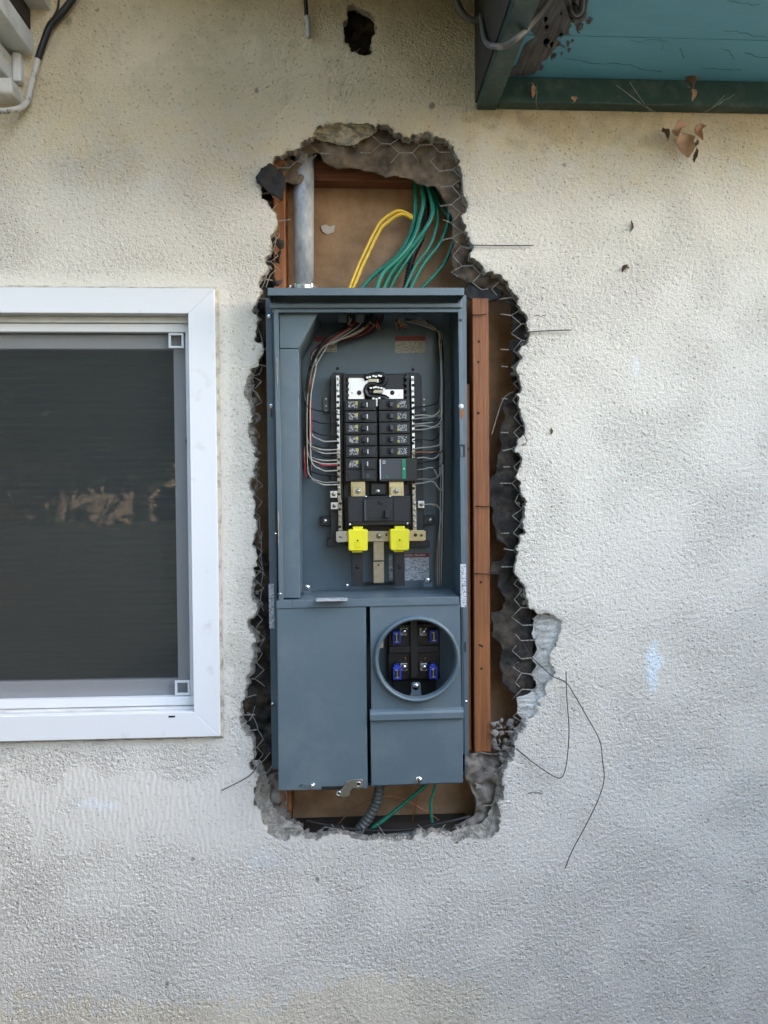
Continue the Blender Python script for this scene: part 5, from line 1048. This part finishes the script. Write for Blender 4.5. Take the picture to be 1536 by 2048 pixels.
rs = MB().add([(-6.2, -.33, 2.81), (6.2, -.33, 2.81), (6.2, 3, 3.95), (-6.2, 3, 3.95), (-6.2, 6.6, 2.79), (6.2, 6.6, 2.79)], [(0, 1, 2, 3), (3, 2, 5, 4)]).build('house_roof', MAT['roof']); rs.modifiers.new('t', 'SOLIDIFY').thickness = .03; rs['kind'] = 'structure'
hb = MB(); hb.box((-6, 0.0225, 0), (-5.98, 6, 2.78)).box((5.98, 0.0225, 0), (6, 6, 2.78)).box((-5.98, 5.98, 0), (5.98, 6, 2.78)).box((-5.98, 0.0225, 2.74), (5.98, 5.98, 2.76)); h_ = hb.build('house_shell', MAT['inside']); h_['kind'] = 'structure'
# white beam, top left
wb_ = empty('beam_end', P(40, 200, 0)); BO = wb_.location.copy(); tag(wb_, 'weathered white painted beam ends and plank in the top left corner', 'beam')
def bb(name, m, x0, y0, x1, y1, d0, d1, bev=.002):
    a = P(x0, y0, d1); b = P(x1, y1, d1); return MB().box((a.x-BO.x, d0-BO.y, a.z-BO.z), (b.x-BO.x, d1-BO.y, b.z-BO.z)).build(name, MAT[m], wb_, bev=bev)
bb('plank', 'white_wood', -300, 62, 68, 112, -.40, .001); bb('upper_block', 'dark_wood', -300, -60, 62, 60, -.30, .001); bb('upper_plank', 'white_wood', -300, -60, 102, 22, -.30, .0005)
bb('beam', 'white_wood', -300, 113.5, 31, 172, -.16, .001, .004); bb('beam_side', 'white_wood', 31.5, 115, 50, 172, -.018, .001, .003); bb('lower_block', 'white_wood', -300, 173, 44, 211, -.045, .001, .004)
nl = bb('nail', 'chrome', 17, 126, 21, 130, -.175, -.150, 0); 
cb_ = empty('wall_cable', P(60, 200, -.01)); co_ = cb_.location.copy(); tag(cb_, 'dark cable with flaking white paint running down beside the white beam', 'cable')
MB().tube([p-co_ for p in spline([P(160,-30,-.02), P(142,2,-.018), P(118,32,-.016), P(100,52,-.014), P(86,88,-.012), P(76,118,-.010)], 8)], .0065, 10).build('bare_section', MAT['cable_black'], cb_, True)
MB().tube([p-co_ for p in spline([P(76,118,-.010), P(68,148,-.010), P(60,178,-.010), P(55,200,-.012), P(44,214,-.02), P(20,221,-.04), P(-20,224,-.05)], 8)], .0058, 10).build('painted_section', MAT['cable_painted'], cb_, True)
MB().tube([p-co_ for p in spline([P(118,-20,-.02), P(116,15,-.016), P(106,36,-.012)], 8)], .0022, 8).build('thin_section', MAT['cable_black'], cb_, True)
tw = empty('cable_tip', P(612, 75, -.012)); to_ = tw.location.copy(); tag(tw, 'dark hanging cable with a pale connector tip near the small hole', 'cable')
MB().tube([p-to_ for p in (P(609,-40,-.014), P(611,0,-.013), P(613,33,-.012))], .004, 10).build('lead', MAT['cable_black'], tw, True)
MB().tube([p-to_ for p in spline([P(614,33,-.012), P(616,44,-.012), P(616,56,-.012), P(618,76,-.011)], 5)], .0048, 12, rf=lambda t: 1.15 if t < .15 else (.85+.3*math.sin(t*3))).build('connector', MAT['white_ins'], tw, True)
def loop(name, pts, r, m, label): tag(MB().tube(spline([P(*p) for p in pts], 8), r, 10).build(name, MAT[m], None, True), label, 'cable')
loop('hanging_cable', [(905,-40,-.05),(915,5,-.05),(931,33,-.05),(951,41,-.05),(972,30,-.05),(980,5,-.05),(984,-40,-.05)], .0062, 'cable_grey', 'grey cable hanging in a loop left of the green board')
def under(px, py, dz=.008):
    lo, hi = -1.2, -.001
    for _ in range(50):
        mid = (lo+hi)/2
        if P(px, py, mid).z < zt_-dz: lo = mid
        else: hi = mid
    return (px, py, lo)
loop('hanging_cable', [under(1120,-40),under(1095,5,.012),under(1065,45,.03),under(1035,75,.062),under(1008,92,.064),under(985,92,.064),(972,84,-.16),(966,62,-.12),(962,30,-.08)], .0050, 'cable_grey', 'grey cable draped across the dark green side board')
for k, (dx, m) in enumerate(((0, 'cable_black'), (9, 'cable_grey'), (18, 'cable_black'))):
    loop('hanging_cable', [under(1130+dx*.6,-40,.01),under(1136+dx*.6,5,.01),under(1142+dx*.5,24-dx*.5,.02),under(1155,34-dx*.6,.024),under(1168-dx*.3,20-dx*.5,.02),under(1170-dx*.2,-40,.01)], .0042, m, ['black outer cable of the coil hanging under the teal boards', 'grey middle cable of the coil hanging under the teal boards', 'black inner cable of the coil hanging under the teal boards'][k])

# ------------------------------------------------------------------ leaves and cobwebs
def leaf(px, py, d, w, h, rot, m, label, curl=.5, fold=.3, seed=1, name='dry_leaf', tilt=0):
    rg = random.Random(seed); n, k = 10, 6; vs_ = []; fs = []
    for i in range(n+1):
        t = i/n; ww = w/1000*.5*math.sin(math.pi*min(1, t**.8*1.02+.02))**.8*(1+rg.uniform(-.22, .15))
        for j in range(k+1):
            s = j/k*2-1; x = s*ww; z = (t-.5)*h/1000; y = -abs(s)**1.5*ww*fold*1.4 + curl*h/1000*((t-.5)**2)*2+rg.uniform(-.0004, .0004); tw_ = (t-.5)*(1.1 if seed % 2 else -1.3)+(.35*math.sin(t*7+seed)); vs_.append((x*math.cos(tw_)-y*math.sin(tw_)+.12*h/1000*math.sin(t*3+seed), x*math.sin(tw_)+y*math.cos(tw_), z))
    for i in range(n):
        for j in range(k): a = i*(k+1)+j; fs.append((a, a+1, a+k+2, a+k+1))
    o = MB().add(vs_, fs).build(name, MAT[m], None, True); o.location = P(px, py, d); o.rotation_euler = (tilt, R(rot), seed*1.3 % 1.2-.6)
    s = o.modifiers.new('t', 'SOLIDIFY'); s.thickness = .0004; return tag(o, label, 'leaf')
leaf(1371, 284, -.030, 42, 50, 10, 'leaf_dry', 'large pale dry leaf hanging in a cobweb under the teal eave', .6, .5, 1)
leaf(1362, 257, -.034, 22, 32, 70, 'leaf_dry', 'small dry leaf folded on top of the large hanging leaf', .8, .8, 2)
leaf(1404, 257, -.032, 18, 34, 12, 'leaf_dry', 'upright curled brown leaf at the right of the hanging leaf cluster', .9, .9, 3)
leaf(1331, 264, -.030, 13, 26, -52, 'leaf_dark', 'dark curled leaf at the left of the hanging leaf cluster', .9, .8, 4)
leaf(1391, 287, -.028, 8, 26, 22, 'leaf_dark', 'thin dark leaf behind the large hanging leaf', .6, .6, 5)
leaf(1379, 165, -.10, 20, 30, -38, 'leaf_dark', 'dark dry leaf caught on the edge of the teal soffit', .7, .6, 6)
leaf(1386, 184, -.08, 9, 26, 4, 'leaf_dry', 'thin pale leaf hanging below the dark leaf on the soffit', .7, .6, 7)
leaf(1147, 197, -.045, 10, 14, -20, 'leaf_dry', 'tiny orange leaf stuck on the dark green ledger board', .6, .6, 8)
leaf(1069, 176, -.045, 10, 26, 16, 'leaf_dry', 'pale leaf scrap in the corner of the green ledger board', .8, .6, 9)
leaf(1265, 450, -.004, 6, 22, -18, 'leaf_dark', 'thin brown leaf scrap stuck high on the right stucco', .5, .7, 10)
leaf(1253, 533, -.006, 9, 24, 50, 'leaf_dark', 'folded brown leaf scrap stuck on the right stucco', .8, .8, 11)
leaf(1102, 861, -.004, 6, 13, -14, 'leaf_olive', 'small olive leaf bit stuck on stucco beside the hole', .5, .6, 12) if 'leaf_olive' in MAT else None
MAT['leaf_olive'] = M('olive_leaf', (.16, .13, .05), .7, 0, .2, 60)
leaf(1102, 861, -.004, 7, 14, -14, 'leaf_olive', 'small olive leaf bit stuck on stucco beside the hole', .5, .6, 12)
leaf(1390, 306, -.027, 8, 30, 24, 'leaf_dark', 'narrow dark leaf tip below the hanging leaf cluster', .6, .6, 13)
def web(pts, label):
    mb = MB()
    for a, b, d0, d1 in pts: mb.tube([P(*a, d0), P((a[0]+b[0])/2, (a[1]+b[1])/2+2, (d0+d1)/2), P(*b, d1)], .00035, 4)
    tag(mb.build('cobweb', MAT['web'], None, True), label, 'cobweb')
web([((1232,170),(1312,225),-.06,-.01),((1260,165),(1300,222),-.08,-.01),((1235,172),(1318,232),-.06,-.006),((1290,205),(1312,212),-.02,-.008)], 'cobweb threads stretched from the ledger board to the wall')
web([((1405,226),(1448,200),-.02,-.035),((1448,200),(1470,188),-.035,-.05),((1430,213),(1445,203),-.025,-.034),((1405,226),(1400,245),-.02,-.03),((1450,190),(1405,232),-.05,-.02)], 'cobweb thread with dust holding the hanging leaf cluster')
web([((1074,170),(1072,205),-.045,-.03),((1072,205),(1090,270),-.03,-.006),((1060,190),(1078,182),-.04,-.04)], 'fine cobweb thread in the corner of the ledger board')

# ------------------------------------------------------------------ the yard and what the glass reflects
gr = MB().add([(-40, -40, 0), (40, -40, 0), (40, 40, 0), (-40, 40, 0)], [(0, 1, 2, 3)]).build('ground', MAT['ground']); gr['kind'] = 'structure'
nh = empty('neighbour_house', (0, -6.5, 0)); tag(nh, 'tan stucco neighbouring house across the side yard', 'house')
MB().box((-14, -5, 0), (-.6, 0, 2.7)).build('wall', MAT['tan'], nh)
MB().add([(-14.5, .45, 2.6), (-.2, .45, 2.6), (-.2, -4, 4.6), (-14.5, -4, 4.6)], [(0, 1, 2, 3)]).build('roof', MAT['roof'], nh).modifiers.new('t', 'SOLIDIFY').thickness = .08
w_ = MB().box((-8.6, -.02, 1.0), (-7.2, .015, 2.1)).build('window', MAT['vinyl'], nh); MB().box((-8.53, .0, 1.07), (-7.27, .019, 2.03)).build('pane', MAT['ink'], w_)
pa = MB().box((.9, -16, 0), (16, -3.2, .02)).build('bounce_slab', MAT['concrete']); pa['kind'] = 'structure'  # unseen pale slab added to bounce sunlight up to eave and upper wall
fe = empty('shade_fence', (0, -2.9, 0)); tag(fe, 'weathered board fence added across the side yard to shade the lower wall', 'fence')  # fence put in and raised to keep low sky off the lower wall
for k in range(66): MB().box((-6+k*.155, -.012, .02), (-6+k*.155+.148, .012, (1.28 if k*.155-6 < -.85 else 1.75)+.02*math.sin(k*2.3))).build('fence_board', MAT['fence'], fe)
for k in range(7): MB().box((-6+k*1.65, -.06, 0), (-5.91+k*1.65, -.0125, 1.3)).build('fence_post', MAT['fence'], fe)
def tree(x, y, h, cr, label, seed, n=2600, z0=.5):
    t = empty('garden_tree', (x, y, 0)); tag(t, label, 'tree'); rg = random.Random(seed); tr = MB()
    tr.tube(spline([(0, 0, 0), (.05, .03, h*.3), (-.04, 0, h*.6), (.05, .02, h*.85)], 5), .09, 8, rf=lambda q: 1-.7*q)
    for k in range(6):
        a = rg.uniform(0, 6.28); z = h*rg.uniform(.3, .7); tr.tube([(0, 0, z), (math.cos(a)*cr*.5, math.sin(a)*cr*.4, z+.3), (math.cos(a)*cr*.8, math.sin(a)*cr*.6, z+.6)], .03, 6, rf=lambda q: 1-.7*q)
    tr.build('trunk', MAT['bark'], t, True); cl = [(Vector((rg.gauss(0, cr*.45), rg.gauss(0, cr*.35), z0+rg.random()**.9*(h-z0))), rg.uniform(.25, .5)*cr*.6) for _ in range(26)]; mb = MB()
    for k in range(n):
        c, r = rg.choice(cl); u = Vector((rg.gauss(0, 1), rg.gauss(0, 1), rg.gauss(0, 1))).normalized(); p = c+u*r*rg.random()**.4
        a = Vector((rg.gauss(0, 1), rg.gauss(0, 1), rg.gauss(0, 1))).normalized(); b = a.orthogonal().normalized(); s = rg.uniform(.05, .10); mb.add([p-a*s, p+b*s*.45, p+a*s, p-b*s*.45], [(0, 1, 2, 3)])
    mb.build('crown', MAT['leaf_green'], t)
tree(-3.9, -4.7, 3.4, 1.1, 'bushy green tree across the yard in front of the neighbouring house', 1); tree(-1.0, -5.0, 3.6, 1.0, 'slim green tree across the yard beside the bushy one', 2); tree(-6.4, -4.4, 3.8, 1.3, 'tall green tree across the yard by the neighbouring window', 3)

def hedge(x0, x1, y, h, label, seed, n):
    t = empty('hedge', ((x0+x1)/2, y, 0)); tag(t, label, 'hedge'); rg = random.Random(seed); mb = MB(); w = (x1-x0)/2
    MB().tube(spline([(-w*.8, 0, 0), (-w*.6, .05, h*.4), (-w*.7, 0, h*.8)], 4), .04, 6).build('stem', MAT['bark'], t, True)
    for k in range(n):
        p = Vector((rg.uniform(-w, w), rg.gauss(0, .28), rg.random()**.8*h*(1+.12*math.sin(rg.random()*6)))); a = Vector((rg.gauss(0, 1), rg.gauss(0, 1), rg.gauss(0, 1))).normalized(); b = a.orthogonal().normalized(); q = rg.uniform(.06, .12)
        mb.add([p-a*q, p+b*q*.5, p+a*q, p-b*q*.5], [(0, 1, 2, 3)])
    mb.build('foliage', MAT['leaf_green'], t)
hedge(-12, -5.2, -3.9, 2.6, 'long dark hedge across the yard left of the trees', 31, 9000)

sg_ = empty('side_blocker', (2.1, -.05, 0)); tag(sg_, 'dark board gate added out of view to shade the lower wall', 'blocker')  # unseen boards added to block light from the right on the lower wall
for k in range(15): MB().box((-.012, -.05-k*.155, .03), (.012, -.05-k*.155-.148, 2.05)).build('blocker_board', MAT['fence'], sg_)
for k in range(2): MB().box((.0125, -2.37, .35+k*.7), (.05, -.04, .44+k*.7)).build('blocker_rail', MAT['fence'], sg_)
tree(-3.2, -4.3, 4.8, 1.5, 'broad tall green tree in the middle of the yard trees', 5, 5200, 2.2); tree(-.6, -5.9, 4.6, 1.3, 'broad green tree at the edge of the added slab', 6, 5200); tree(-4.9, -5.4, 5.0, 1.6, 'tallest green tree beside the neighbouring roof', 7, 5200)

hedge(-4.2, -1.75, -.75, 2.5, 'dense dark hedge added out of view to shade the lower left wall', 33, 7000)  # unseen foliage added at the left to shade the wall

tree(-.55, -3.5, 5.2, 1.6, 'tall tree with a high crown added beyond the fence to block the front sky', 8, 5200, 2.3)  # high crown added to cut sky light on the lower left wall

tree(-2.7, -5.2, 4.2, 1.2, 'low spreading tree whose dense crown hangs before the neighbouring eave', 9, 6500, 1.75)
tree(-1.9, -5.6, 4.0, 1.0, 'small dense tree between the neighbouring wall and the spreading tree', 10, 6500, 1.7)

tree(-2.05, -4.1, 2.0, .6, 'small sparse shrub in front of the sunlit neighbouring wall', 11, 420, .9)
